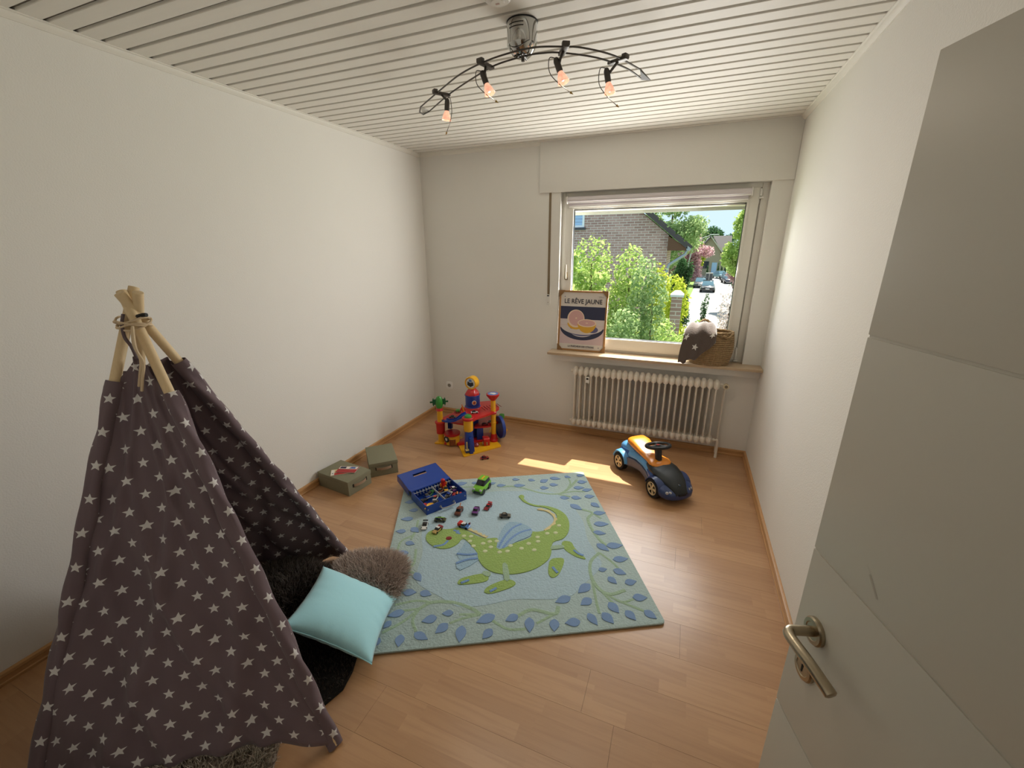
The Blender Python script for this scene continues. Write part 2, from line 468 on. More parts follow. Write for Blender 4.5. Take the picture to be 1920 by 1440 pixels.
# walls
wl = tag(B().box(-0.25, 0, -1.6, D + 0.26, -0.1, HC + 0.15).build('wall_left', M_WALL), 'long plain white wall behind the tent and boxes', kind='structure')
wr = tag(B().box(W, W + 0.25, -1.6, D + 0.26, -0.1, HC + 0.15).build('wall_right', M_WALL), 'plain white wall beside the open door and window', kind='structure')
WX0, WX1, WZ0, WZ1 = 1.402, 2.985, 0.80, 2.20     # window opening in the inner wall face
OX0, OX1, OZ0, OZ1 = 1.44, 2.93, 0.78, 2.052       # opening at the outer face
b = B()
ym = D + 0.075
for (y0, y1, x0, x1, z0, z1) in ((D, ym, WX0, WX1, WZ0, WZ1), (ym, D + 0.26, OX0, OX1, OZ0, OZ1)):
    b.box(-0.02, x0, y0, y1, -0.1, HC + 0.1)
    b.box(x1, W + 0.02, y0, y1, -0.1, HC + 0.1)
    b.box(x0, x1, y0, y1, z1, HC + 0.1)
    b.box(x0, x1, y0, y1, -0.1, z0)
tag(b.build('wall_far', M_WALL), 'white window wall above the radiator', kind='structure')
b = B()
b.box(-0.02, 2.115, -0.02, BK, -0.1, HC + 0.1).box(3.035, W + 0.02, -0.02, BK, -0.1, HC + 0.1).box(2.115, 3.035, -0.02, BK, 2.02, HC + 0.1)
tag(b.build('wall_near', M_WALL), 'white wall with the doorway', kind='structure')
tag(B().box(-0.02, W + 0.02, -1.6, -1.5, -0.1, HC + 0.1).build('wall_hall', M_WALL), 'white hallway wall beyond the doorway', kind='structure')
b = B()
b.box(2.115, 2.135, -0.03, BK + 0.01, 0, 2.02).box(3.015, 3.035, -0.03, BK + 0.004, 0, 2.02).box(2.115, 3.035, -0.03, BK + 0.004, 2.0, 2.02)
b.box(2.06, 2.12, BK, BK + 0.012, 0, 2.07)
tag(b.build('trim_1', M_DOOR), 'white lacquered door frame around the doorway', kind='structure')

# shutter box above the window
tag(B().box(1.2148, W - 0.001, D - 0.018, D, 2.20, HC).build('trim_2', M_WALL, bevel=0.003), 'white roller shutter box panel above the window', kind='structure')
# apron under the sill
tag(B().box(1.40, W - 0.001, D - 0.055, D, 0.727, 0.80).build('trim_3', M_WALL, bevel=0.003), 'white apron board under the window sill', kind='structure')

# ceiling trims
def cove(name, label, p0, p1, nrm):
    """small cornice strip with a stepped profile, p0-p1 on the wall line, nrm into the room"""
    p0, p1, nrm = Vector(p0), Vector(p1), Vector(nrm)
    prof = [(0, -0.027), (0.006, -0.027), (0.012, -0.02), (0.02, -0.012), (0.022, -0.006), (0.03, -0.004), (0.03, 0.002), (0, 0.002)]
    b = B()
    b.rings([[p + nrm * a + Vector((0, 0, HC + z)) for a, z in prof] for p in (p0, p1)])
    return tag(b.build(name, M_TRIM), label, kind='structure')
cove('trim_4', 'white cornice strip along the left wall', (0, BK, 0), (0, D, 0), (1, 0, 0))
cove('trim_5', 'white cornice strip along the right wall', (W, BK, 0), (W, D, 0), (-1, 0, 0))
cove('trim_6', 'short white cornice strip left of the shutter box', (0, D, 0), (1.2148, D, 0), (0, -1, 0))

def skirting(name, label, p0, p1, nrm, joints=()):
    p0, p1, nrm = Vector(p0), Vector(p1), Vector(nrm)
    root = None
    prof = [(0, 0), (0.018, 0), (0.018, 0.012), (0.014, 0.016), (0.013, 0.034), (0.017, 0.04), (0.015, 0.052), (0.008, 0.056), (0, 0.056)]
    cuts = [0] + list(joints) + [1]
    d = p1 - p0
    eps = 0.0008 / d.length
    first = None
    for a, c in zip(cuts[:-1], cuts[1:]):
        b = B()
        b.rings([[p0 + d * t + nrm * u + Vector((0, 0, z)) for u, z in prof] for t in (a + eps, c - eps)])
        o = b.build(name if first is None else 'baseboard_length', M_BASE, first)
        if first is None:
            first = tag(o, label, kind='structure')
    return first
skirting('baseboard_left', 'beech baseboard along the left wall', (0, BK, 0), (0, D - 0.018, 0), (1, 0, 0), (0.62,))
skirting('baseboard_far', 'beech baseboard under the window wall', (0, D, 0), (W, D, 0), (0, -1, 0), (0.8,))
skirting('baseboard_right', 'beech baseboard along the right wall', (W, BK + 0.02, 0), (W, D - 0.018, 0), (-1, 0, 0), (0.73,))

# ---------------------------------------------------------------- window
win = thing('window_1', 'white framed window onto the street', None, (0, 0, 0), kind='structure')
FY = D + 0.06     # inner face of the fixed frame
def rect_frame(b, x0, x1, z0, z1, w, y0, y1):
    wl_, wr_, wb, wt = w
    b.box(x0, x0 + wl_, y0, y1, z0, z1).box(x1 - wr_, x1, y0, y1, z0, z1)
    b.box(x0 + wl_, x1 - wr_, y0, y1, z0, z0 + wb).box(x0 + wl_, x1 - wr_, y0, y1, z1 - wt, z1)
b = B(); rect_frame(b, WX0, WX1, 0.80, WZ1, (0.03, 0.05, 0.05, 0.035), FY, FY + 0.07)
b.build('window_frame', M_PVC, win, bevel=0.004)
SX0, SX1, SZ0, SZ1 = 1.425, 2.925, 0.845, 2.165
GX0, GX1, GZ0, GZ1 = 1.505, 2.848, 0.945, 2.068
b = B(); rect_frame(b, SX0, SX1, SZ0, SZ1, (GX0 - SX0, SX1 - GX1, GZ0 - SZ0, SZ1 - GZ1), FY - 0.018, FY + 0.055)
b.build('sash', M_PVC, win, bevel=0.006)
b = B(); rect_frame(b, GX0 - 0.014, GX1 + 0.014, GZ0 - 0.014, GZ1 + 0.014, (0.018,) * 4, FY - 0.024, FY - 0.01)
b.build('glazing_bead', M_PVC, win, bevel=0.004)
b = B(); rect_frame(b, GX0 - 0.002, GX1 + 0.002, GZ0 - 0.002, GZ1 + 0.002, (0.008,) * 4, FY - 0.008, FY + 0.035)
b.build('gasket', M_GASKET, win)
def glass(name='window_glass', tint=(1, 1, 1, 1), refl=0.012):
    g = NT(name)
    t = g.n('ShaderNodeBsdfTransparent'); t.inputs[0].default_value = tint
    gl = g.n('ShaderNodeBsdfGlossy'); gl.inputs['Roughness'].default_value = 0.02
    mx = g.n('ShaderNodeMixShader'); mx.inputs[0].default_value = refl
    g.t.links.new(t.outputs[0], mx.inputs[1]); g.t.links.new(gl.outputs[0], mx.inputs[2])
    g.t.links.new(mx.outputs[0], g.t.nodes['Material Output'].inputs['Surface'])
    return g.m
M_GLASS = glass()
B().box(GX0, GX1, FY + 0.008, FY + 0.012, GZ0, GZ1).build('pane', M_GLASS, win)
# handle on the left stile
h = B().cbox((1.462, FY - 0.022, 1.50), (0.028, 0.01, 0.07)).build('handle_plate', M_STEEL, win, bevel=0.004)
b = B().cyl((1.462, FY - 0.02, 1.48), (1.462, FY - 0.055, 1.48), 0.009, n=12)
b.tube([(1.462, FY - 0.052, 1.478), (1.462, FY - 0.058, 1.50), (1.462, FY - 0.056, 1.57), (1.462, FY - 0.05, 1.60)], [0.009, 0.0095, 0.0085, 0.006], 12)
b.build('handle_lever', M_STEEL, h)
# hinges at the right stile
for z, hh in ((0.90, 0.10), (2.13, 0.05)):
    b = B().cyl((2.93, FY - 0.022, z - hh / 2), (2.93, FY - 0.022, z + hh / 2), 0.009, n=12).cbox((2.935, FY - 0.01, z - hh / 2 - 0.012), (0.03, 0.03, 0.014))
    b.build('hinge', M_WHITE, win, bevel=0.002)
B().cyl((2.89, FY - 0.019, 1.33), (2.89, FY - 0.023, 1.33), 0.009, n=14).build('screw_cap', M_WHITE, win)
B().tube([(2.87, FY - 0.022, 1.03), (2.872, FY - 0.03, 1.05), (2.882, FY - 0.034, 1.07), (2.886, FY - 0.03, 1.05), (2.878, FY - 0.03, 1.0), (2.874, FY - 0.028, 0.965)], 0.0035, 8).build('cord_hook', M_WHITE, win)
B().box(1.352, W - 0.002, 3.831, FY + 0.01, 0.800, 0.823).build('window_sill', M_SILL, win, bevel=0.004)
# outer lintel and lowered slat edge of the roller shutter
B().box(OX0, OX1, D + 0.215, D + 0.24, 2.028, 2.06).build('shutter_end_slat', mat('shutter_slat', (196, 200, 190), 0.5), win, bevel=0.003)
B().box(OX0 - 0.03, OX1 + 0.03, FY + 0.06, D + 0.29, 0.775, 0.795).build('outer_sill', mat('outer_sill_stone', (170, 168, 160), 0.7), win, bevel=0.003)

# roller blind over the top of the sash
bl = thing('roller_blind', 'white rolled-up roller blind at the top of the window', 'roller blind', (0, 0, 0))
M_BLIND = mat('blind_fabric', (222, 214, 216), 0.6, bump=0.05, bscale=200)
b = B().cyl((1.462, FY - 0.05, 2.135), (2.862, FY - 0.05, 2.135), 0.026, n=20); b.build('fabric_roll', M_BLIND, bl)
B().box(1.466, 2.858, FY - 0.078, FY - 0.07, 2.108, 2.116).build('cassette_rim', M_WHITE, bl, bevel=0.002)
B().box(1.470, 2.850, FY - 0.033, FY - 0.031, 2.085, 2.135).build('fabric_drop', M_BLIND, bl)
B().box(1.470, 2.850, FY - 0.042, FY - 0.026, 2.077, 2.090).build('bottom_bar', M_WHITE, bl, bevel=0.003)
for x in (1.455, 2.862):
    B().cyl((x, FY - 0.05, 2.135), (x + 0.008, FY - 0.05, 2.135), 0.031, n=20).box(x, x + 0.008, FY - 0.05, FY - 0.018, 2.11, 2.165).build('end_bracket', M_WHITE, bl, bevel=0.0015)

# shutter strap left of the window
sb = thing('shutter_strap', 'brown shutter strap with white winder plate left of window', 'strap', (1.308, D, 0))
B().box(-0.010, 0.010, -0.004, -0.002, 1.33, 2.20).build('strap', mat('strap_webbing', (140, 122, 98), 0.9, bump=0.2, bscale=400), sb)
B().box(0.017, 0.021, -0.011, -0.003, 1.25, 1.50).build('strap_guide', M_WHITE, sb, bevel=0.001)
B().box(-0.014, 0.017, -0.011, 0, 1.236, 1.335).build('winder_plate', M_WHITE, sb, bevel=0.003)
B().cyl((0.001, -0.0125, 1.262), (0.001, -0.011, 1.262), 0.004, n=10).build('screw', M_STEEL, sb)
B().box(-0.009, 0.010, -0.0125, -0.0105, 1.318, 1.328).build('slot', M_GASKET, sb)

# wall socket
sk = thing('wall_socket', 'white wall socket near the corner behind the toy garage', 'socket', (0.203, D, 0.322))
pr = [(0.041 * math.copysign(abs(math.cos(a)) ** 0.5, math.cos(a)), 0.041 * math.copysign(abs(math.sin(a)) ** 0.5, math.sin(a))) for a in np.linspace(0, 2 * math.pi, 33)[:-1]]
MX = T(rx=math.pi / 2)
B().prism(pr, 0, 0.011, MX).build('cover', mat('socket_white', (252, 251, 248), 0.3), sk, bevel=0.003)
B().lathe([(0.020, 0.0115), (0.0225, 0.0125), (0.0225, 0.011), (0.020, 0.0115)], 24, MX, cap=False).build('rim', M_WHITE, sk)
B().lathe([(0.001, 0.0113), (0.0195, 0.0113)], 24, MX, cap=False).build('well', mat('socket_well', (150, 145, 136), 0.5), sk)
for s in (-1, 1):
    B().lathe([(0.003, 0.0118), (0.0001, 0.0118)], 12, MX @ T(x=0.0095 * s), cap=False).build('contact_hole', M_GASKET, sk)

# ---------------------------------------------------------------- open door
door_dir = Vector((-0.3014, 0.9535, 0)).normalized()
door = thing('door_1', 'white lacquered room door standing open', None, (2.7673, 0.9981, 0), math.atan2(-door_dir.y, -door_dir.x), kind='structure')
# local x runs from the free edge to the hinge, local y is the far (wall) side or the near side
DWd, DT = 0.86, 0.040
# facing side is where the camera stands
facing = -1
def door_leaf():
    gz = [0.384, 0.785, 1.182, 1.594]
    cuts = [0.008] + gz + [1.985]
    b = B()
    for i in range(len(cuts) - 1):
        lo = cuts[i] + (0.0022 if i else 0)
        hi = cuts[i + 1] - (0.0022 if i < len(cuts) - 2 else 0)
        b.box(0, DWd, 0, DT, lo, hi)
    b.box(0.0006, DWd - 0.0006, 0.0022, DT - 0.0022, 0.009, 1.984)
    return b
leaf = door_leaf()
door_leaf_o = leaf.build('leaf', M_DOOR, door, bevel=0.0012, seg=2)
B().add([(0.128, -0.0003, 1.232), (0.152, -0.0003, 1.206), (0.155, -0.0003, 1.208), (0.131, -0.0003, 1.235)], [(0, 1, 2, 3)]).build('scuff_mark', mat('scuff', (196, 190, 177), 0.6), door_leaf_o)
MY = T(rx=math.pi / 2)   # lathe axis to -y
rose = [(0.0005, 0), (0.0265, 0), (0.0265, 0.006), (0.024, 0.009), (0.0175, 0.0095), (0.016, 0.008), (0.0005, 0.008)]
hd = B().lathe(rose, 28, T(x=0.058, z=1.037) @ MY).build('handle_rose', M_STEEL, door)
b = B().tube(smooth_open([(0.058, -0.004, 1.037), (0.058, -0.04, 1.037), (0.060, -0.050, 1.037), (0.072, -0.056, 1.038), (0.10, -0.056, 1.040), (0.14, -0.053, 1.040), (0.172, -0.049, 1.036), (0.182, -0.047, 1.033)], 4), [0.0095] * 9 + [0.0098] * 8 + [0.0102] * 8 + [0.0104] * 3 + [0.007], 16)
b.build('lever', M_STEEL, hd)
ke = B().lathe(rose, 28, T(x=0.058, z=0.946) @ MY).build('key_rose', M_STEEL, door)
B().prism([(0.0028 * math.cos(a), 0.0028 * math.sin(a) + 0.004) for a in np.linspace(-0.6, math.pi + 0.6, 12)] + [(-0.002, -0.010), (0.002, -0.010)], 0.0075, 0.0086, T(x=0.058, z=0.946) @ MY).build('keyhole', M_GASKET, ke)

# ---------------------------------------------------------------- radiator
rd = thing('radiator', 'white ribbed column radiator under the window sill', 'radiator', (1.622, 3.882, 0))
npitch, ns, rz0, rz1 = 0.0495, 25, 0.115, 0.700
def section():
    b = B()
    # two columns front and rear with top and bottom hubs
    b.rings([[(0.0095 * math.cos(a), 0.052 * math.sin(a), z) for a in np.linspace(0, 2 * math.pi, 15)[:-1]] for z in (rz0 + 0.05, rz1 - 0.05)])
    for z, sg in ((rz0 + 0.045, -1), (rz1 - 0.045, 1)):
        b.rings([[(x * 0.0225, yy, z + zz) for yy, zz in ((-0.054, 0), (-0.05, -0.03 * sg), (0.05, -0.03 * sg), (0.054, 0), (0.046, 0.028 * sg), (0.012, 0.045 * sg), (-0.012, 0.045 * sg), (-0.046, 0.028 * sg))] if abs(x) < 0.5 else
                 [(x * 0.0245, yy, z + zz) for yy, zz in ((-0.03, 0), (-0.026, -0.02 * sg), (0.026, -0.02 * sg), (0.03, 0), (0.024, 0.016 * sg), (0.006, 0.022 * sg), (-0.006, 0.022 * sg), (-0.024, 0.016 * sg))] for x in (-1, -0.4, 0.4, 1)])
    return b
sec = section().build('section', M_RAD, rd, bevel=0.003, ang=30)
sec.matrix_basis = T(0)
for i in range(1, ns):
    dup(sec, rd, T(npitch * i))
xe = npitch * (ns - 1)
b = B().cyl((xe + 0.02, 0, rz1 - 0.045), (xe + 0.075, 0, rz1 - 0.045), 0.011, n=12).cyl((xe + 0.03, 0, rz1 - 0.045), (xe + 0.045, 0, rz1 - 0.045), 0.017, n=6)
b.tube([(xe + 0.07, 0, rz1 - 0.045), (xe + 0.07, 0.02, rz1 - 0.07), (xe + 0.07, 0.045, rz1 - 0.12), (xe + 0.07, 0.055, 0.16), (xe + 0.07, 0.055, 0.02)], 0.009, 10)
b.build('flow_pipe', M_RAD, rd)
v = B().cyl((xe + 0.07, -0.002, rz1 - 0.045), (xe + 0.07, -0.04, rz1 - 0.045), 0.019, 0.023, n=20).build('thermostat_valve', mat('valve_cream', (214, 200, 170), 0.4), rd)
B().cyl((xe + 0.07, -0.04, rz1 - 0.045), (xe + 0.07, -0.046, rz1 - 0.045), 0.012, n=16).build('valve_cap', mat('valve_cap', (120, 108, 88), 0.4), v)
b = B().cyl((xe + 0.02, 0, rz0 + 0.045), (xe + 0.06, 0, rz0 + 0.045), 0.010, n=12).cyl((xe + 0.03, 0, rz0 + 0.045), (xe + 0.045, 0, rz0 + 0.045), 0.016, n=6)
b.tube([(xe + 0.055, 0, rz0 + 0.05), (xe + 0.068, -0.002, rz0 + 0.045), (xe + 0.072, -0.004, rz0 + 0.03), (xe + 0.072, -0.004, 0.0)], 0.011, 10)
b.build('return_pipe', M_RAD, rd)
for z in (rz0 + 0.045, rz1 - 0.045):
    B().cyl((-0.042, 0, z), (-0.02, 0, z), 0.017, n=8).build('end_plug', M_RAD, rd)
hm = B().cbox((npitch * 2.5, -0.06, rz1 - 0.105), (0.034, 0.02, 0.055)).build('heat_meter', M_WHITE, rd, bevel=0.004)
B().cbox((npitch * 2.5, -0.0705, rz1 - 0.092), (0.02, 0.002, 0.016)).build('meter_window', M_GASKET, hm)
for xx in (npitch * 3, npitch * 21):
    B().box(xx - 0.01, xx + 0.01, 0.05, 0.098, rz0 + 0.06, rz0 + 0.09).build('wall_bracket', M_RAD, rd)
# ---------------------------------------------------------------- rug
def tuft(name, rgb, vary=0.12):
    return mat(name, rgb, 0.95, bump=0.55, bscale=95, vary=vary, vscale=60, spec=0.15, sheen=0.3)
M_R0 = tuft('rug_pale_blue', (172, 196, 206))
M_RB = tuft('rug_border_grey_green', (172, 192, 190))
M_RL = tuft('rug_leaf_blue', (136, 168, 212), 0.16)
M_RV = tuft('rug_vine_green', (158, 184, 156))
M_RG = tuft('rug_dragon_green', (150, 178, 98), 0.16)
M_RS = tuft('rug_spot_cream', (206, 214, 172))
M_RW = tuft('rug_wing_blue_grey', (152, 182, 200))
M_RN = tuft('rug_bar_blue', (120, 154, 202))
M_RY = tuft('rug_crest_cream', (214, 200, 148))
M_RR = tuft('rug_eye_red', (130, 34, 36))
M_RE = mat('rug_backing', (150, 140, 112), 0.95)
rug = thing('dragon_rug', 'pale blue square children\'s rug with green dragon and blue leaves', 'rug', (1.603, 2.209, 0), math.radians(28.4))
RX, RY = 0.703, 0.731
def rrect(x, y, r, n=5):
    out = []
    for cx, cy, a0 in ((x - r, y - r, 0), (-x + r, y - r, 90), (-x + r, -y + r, 180), (x - r, -y + r, 270)):
        for i in range(n + 1):
            a = math.radians(a0 + 90 * i / n)
            out.append((cx + r * math.cos(a), cy + r * math.sin(a)))
    return out
B().prism(rrect(RX, RY, 0.02), 0.0008, 0.005).build('backing', M_RE, rug)
B().prism(rrect(RX + 0.002, RY + 0.002, 0.022), 0.004, 0.014).build('pile', M_RB, rug, bevel=0.004)
def wob(a, r, k=0):
    return r
field = []
for i in range(72):
    a = 2 * math.pi * i / 72
    s = 1 / max(abs(math.cos(a)) ** 1, abs(math.sin(a)) ** 1)
    q = 0.515 * min(s, 1.16) * (1 + 0.02 * math.sin(9 * a))
    field.append((q * math.cos(a) * 1.0, q * math.sin(a) * 1.0))
B().prism(smooth_closed(field, 2), 0.0135, 0.0152).build('centre_field', M_R0, rug)
def leaf_mesh():
    n = 9
    up = [(-0.5 + i / n, 0.27 * math.sin(math.pi * (i / n) ** 0.8) * (1 - 0.15 * i / n)) for i in range(n + 1)]
    lo = [(x, -y) for x, y in up[-2:0:-1]]
    return up + lo
lf = None
for cx, cy, ang, ln in LEAVES:
    ln = max(ln, 0.045)
    Mx = T(cx, cy, 0.0142, rz=math.radians(ang)) @ Matrix.Diagonal((ln * 1.12, ln * 1.45 if ln < 0.07 else ln * 1.2, 1, 1))
    if lf is None:
        b = B(); b.prism(leaf_mesh(), 0, 0.0032)
        lf = b.build('leaf', M_RL, rug, M=Mx)
    else:
        dup(lf, rug, Mx)
for v in VINES:
    pts = smooth_open(v, 5)
    B().tube([(p[0], p[1], 0.0142) for p in pts], [0.011 if len(v) > 3 else 0.008] * len(pts), 6, T() @ Matrix.Translation((0, 0, 0.0142)) @ Matrix.Diagonal((1, 1, 0.22, 1)) @ Matrix.Translation((0, 0, -0.0142))).build('vine', M_RV, rug)
def patch(name, poly, m, z0, z1, k=3):
    return B().prism(smooth_closed(poly, k), z0, z1).build(name, m, rug, bevel=0.001, seg=1)
dragon = patch('dragon_body', BODY, M_RG, 0.0145, 0.0195)
dragon.parent = rug
for nm, pl_, m in (('wing', WING, M_RW), ('chest_frill', FRILL, M_RW), ('leg', LEG1, M_RV), ('leg', LEG2, M_RV), ('leg', LEG3, M_RV), ('foot', FOOT1, M_RG), ('foot', FOOT2, M_RG), ('foot', FOOT3, M_RG), ('foot', FOOT4, M_RG)):
    z1 = 0.0205 if nm in ('wing', 'leg') else 0.0185
    o = B().prism(smooth_closed(pl_, 3 if nm == 'foot' else 2), 0.0147, z1).build(nm, m, dragon, bevel=0.001, seg=1)
sp = None
for x, y in SPOTS:
    if sp is None:
        sp = B().lathe([(0.013, 0.0185), (0.0125, 0.0208), (0.009, 0.0222), (0.0005, 0.0226)], 12, sx=1.15).build('spot', M_RS, dragon)
        sp.matrix_basis = T(x, y)
    else:
        dup(sp, dragon, T(x, y))
FL = Matrix.Translation((0, 0, 0.02)) @ Matrix.Diagonal((1, 1, 0.25, 1)) @ Matrix.Translation((0, 0, -0.02))
for bpts in BARS:
    pts = smooth_open(bpts, 4) if len(bpts) > 2 else bpts
    B().tube([(p[0], p[1], 0.0203) for p in pts], 0.0085, 6, FL).build('blue_bar', M_RN, dragon)
for cpts in CREST:
    pts = smooth_open(cpts, 3)
    poly = []
    for i, p in enumerate(pts):
        d = np.array(pts[min(i + 1, len(pts) - 1)]) - np.array(pts[max(i - 1, 0)])
        d = d / np.linalg.norm(d)
        nn = np.array((-d[1], d[0]))
        poly.append(tuple(np.array(p) + nn * (0.016 if i % 2 else 0.004)))
    for i in range(len(pts) - 1, -1, -1):
        d = np.array(pts[min(i + 1, len(pts) - 1)]) - np.array(pts[max(i - 1, 0)])
        d = d / np.linalg.norm(d)
        nn = np.array((-d[1], d[0]))
        poly.append(tuple(np.array(pts[i]) - nn * 0.008))
    B().prism(poly, 0.0148, 0.0208).build('crest', M_RY, dragon)
B().lathe([(0.016, 0.019), (0.015, 0.0225), (0.0005, 0.0235)], 14, T(EYE[0], EYE[1], 0), sx=1.2).build('eye', M_RR, dragon)

# ---------------------------------------------------------------- tent
def star_cloth():
    g = NT('star_print_cotton')
    uv = g.n('ShaderNodeUVMap')
    u, v, _ = g.sep(uv.outputs[0])
    sx, sy = 0.096, 0.056
    rowf = g.math('DIVIDE', v, sy)
    row = g.math('FLOOR', rowf)
    odd = g.math('MULTIPLY', g.math('PINGPONG', row, 1.0), 0.5)
    uf = g.math('ADD', g.math('DIVIDE', u, sx), odd)
    px = g.math('MULTIPLY', g.math('SUBTRACT', g.math('FRACT', uf), 0.5), sx)
    py = g.math('MULTIPLY', g.math('SUBTRACT', g.math('FRACT', rowf), 0.5), sy)
    rho = g.math('SQRT', g.math('ADD', g.math('MULTIPLY', px, px), g.math('MULTIPLY', py, py)))
    th = g.math('ARCTAN2', px, py)
    wrapped = g.math('SUBTRACT', g.math('MODULO', g.math('ADD', th, 4 * math.pi / 5 * 5 + math.pi / 5), 2 * math.pi / 5), math.pi / 5)
    al = g.math('ABSOLUTE', wrapped)
    ca = g.math('MULTIPLY', rho, g.math('COSINE', al))
    sa = g.math('MULTIPLY', rho, g.math('SINE', al))
    R, r0 = 0.0195, 0.0082
    ex, ey = r0 * math.cos(math.pi / 5), r0 * math.sin(math.pi / 5)
    dx, dy = ex - R, ey
    # inside when cross product keeps the origin side
    cr = g.math('SUBTRACT', g.math('MULTIPLY', g.math('SUBTRACT', ca, R), dy), g.math('MULTIPLY', sa, dx))
    ins = g.math('LESS_THAN', cr, 0.0)
    geo = g.n('ShaderNodeTexNoise'); geo.inputs['Scale'].default_value = 6
    dark = g.mix(geo.outputs['Fac'], lin(106, 90, 95), lin(122, 106, 111))
    g.put(g.p.inputs['Base Color'], g.mix(ins, dark, lin(222, 220, 218)))
    g.p.inputs['Roughness'].default_value = 0.85
    g.p.inputs['Sheen Weight'].default_value = 0.15
    g.p.inputs['Specular IOR Level'].default_value = 0.2
    return g.m
M_STAR = star_cloth()
M_CANE = mat('pale_pine_pole', (224, 199, 156), 0.55, vary=0.08, vscale=20, stretch=(10, 10, 1))
M_CLOTH = mat('brown_cotton', (104, 90, 93), 0.85)
M_CORD = mat('beige_cotton_cord', (212, 190, 158), 0.9)
tent = thing('teepee_tent', 'dark brown children\'s teepee tent with white stars and pale wooden poles', 'play tent', (0.76, 1.02, 0))
TO = Vector((0.76, 1.02, 0))
APX = Vector((0.753, 1.0, 1.51)) - TO
FT = {k: Vector(v) - TO for k, v in dict(p1=(0.690, 0.385, 0), p3=(1.475, 0.905, 0), p4=(0.816, 1.703, 0), p2=(0.075, 1.06, 0)).items()}
offs = dict(p1=Vector((-0.018, -0.006, 0)), p2=Vector((-0.004, 0.02, 0)), p3=Vector((0.022, -0.004, 0)), p4=Vector((0.008, 0.022, 0)))
tops = {}
for k, f in FT.items():
    a = APX + offs[k]
    d = (a - f).normalized()
    tops[k] = (f + d * 0.005, a, d)
    top = a + d * {'p1': 0.115, 'p2': 0.10, 'p3': 0.105, 'p4': 0.10}[k]
    B().cyl(f + Vector((0, 0, 0.008)), top, 0.0155, 0.0155, 14).build('pole', M_CANE, tent, bevel=0.002, ang=60)
def on_pole(k, t):
    f, a = FT[k], APX + offs[k]
    return f.lerp(a, t)
def cloth_panel(name, ka, kb, ta, tb, tpk, sag, hem, nu=46, nv=70, seed=0, uvo=(0, 0), flip=1):
    """panel between two poles: ta, tb sleeve tops (0..1 along the pole), tpk the peak at mid-width"""
    rr = random.Random(seed)
    ph = [(rr.uniform(0, 6.28), rr.uniform(5, 14), rr.uniform(-9, 5), rr.uniform(0.004, 0.010)) for _ in range(7)]
    A0, B0 = on_pole(ka, 0), on_pole(kb, 0)
    ex = (B0 - A0).normalized()
    mid = (A0 + B0) / 2
    upd = (APX - mid)
    nrm = ex.cross(upd).normalized() * flip
    def tmax(u):
        e = ta + (tb - ta) * u
        return e + (tpk - e) * math.sin(math.pi * u) ** 1.2
    def f(u, v):
        t = v * tmax(u)
        p = on_pole(ka, t).lerp(on_pole(kb, t), u)
        w = math.sin(math.pi * u)
        h = (1 - v) ** 2
        p = p + nrm * (-sag * w * (0.25 + 0.75 * math.sin(math.pi * min(1, v * 0.9 + 0.05))))
        amp = w ** 0.5 * (0.35 + 0.9 * (1 - v))
        for a, fu, fv, s in ph:
            p = p + nrm * (s * amp * math.sin(a + fu * u + fv * v + 2.2 * math.sin(a + 3 * v)))
        p = p + nrm * (0.028 * amp * abs(math.sin(5.2 * u + 5.5 * v + seed)) ** 14 + 0.028 * amp * abs(math.sin(8 * u - 4.5 * v + 2 * seed)) ** 16 + 0.022 * amp * abs(math.sin(11 * u + 7 * v + 3 * seed)) ** 20)
        if hem:
            p = p + Vector((0, 0, h * hem(u)))
        p.z = max(p.z, 0.008)
        return p
    def uvf(u, v):
        t = v * tmax(u)
        p = on_pole(ka, t).lerp(on_pole(kb, t), u)
        return ((p - A0).dot(ex) + uvo[0], (p - mid).dot(upd.normalized()) + uvo[1])
    b = B().grid(f, nu, nv, uvf)
    o = b.build(name, M_STAR, tent, ang=180, fixn=False)
    md = o.modifiers.new('cloth', 'SOLIDIFY'); md.thickness = 0.0012
    return o
cloth_panel('front_panel', 'p1', 'p3', 0.865, 0.835, 0.925, 0.03, lambda u: 0.012 + 0.115 * math.sin(math.pi * u) ** 0.7 * (1 - 0.45 * u) + 0.012 * math.sin(9 * u), seed=3, flip=1)
cloth_panel('far_panel', 'p2', 'p4', 0.87, 0.885, 0.90, 0.02, lambda u: 0.015 * math.sin(math.pi * u), seed=5, uvo=(0.03, 0.02), flip=-1)
cloth_panel('wall_panel', 'p1', 'p2', 0.865, 0.87, 0.88, 0.02, lambda u: 0.02 * math.sin(math.pi * u), seed=9, uvo=(0.05, 0.01), flip=-1)
def sleeve(k, t1, seed):
    rr = random.Random(seed)
    f, a = FT[k], APX + offs[k]
    d = (a - f).normalized()
    L = (a - f).length * t1
    e1 = d.orthogonal().normalized(); e2 = d.cross(e1)
    def s(u, v):
        an = 2 * math.pi * u
        r = 0.0235 + 0.004 * math.sin(3 * an + 21 * v + seed) * math.sin(9 * v + seed) + 0.003 * math.sin(40 * v + 2 * an)
        return f + d * (0.004 + v * L) + (e1 * math.cos(an) + e2 * math.sin(an)) * r
    b = B().grid(s, 16, 60, lambda u, v: (u * 0.15 + seed * 0.031, v * L + seed * 0.017))
    o = b.build('pole_sleeve', M_STAR, tent, ang=180)
    return o
for i, (k, t1) in enumerate((('p1', 0.868), ('p3', 0.838), ('p4', 0.888), ('p2', 0.87))):
    sleeve(k, t1, i + 1)
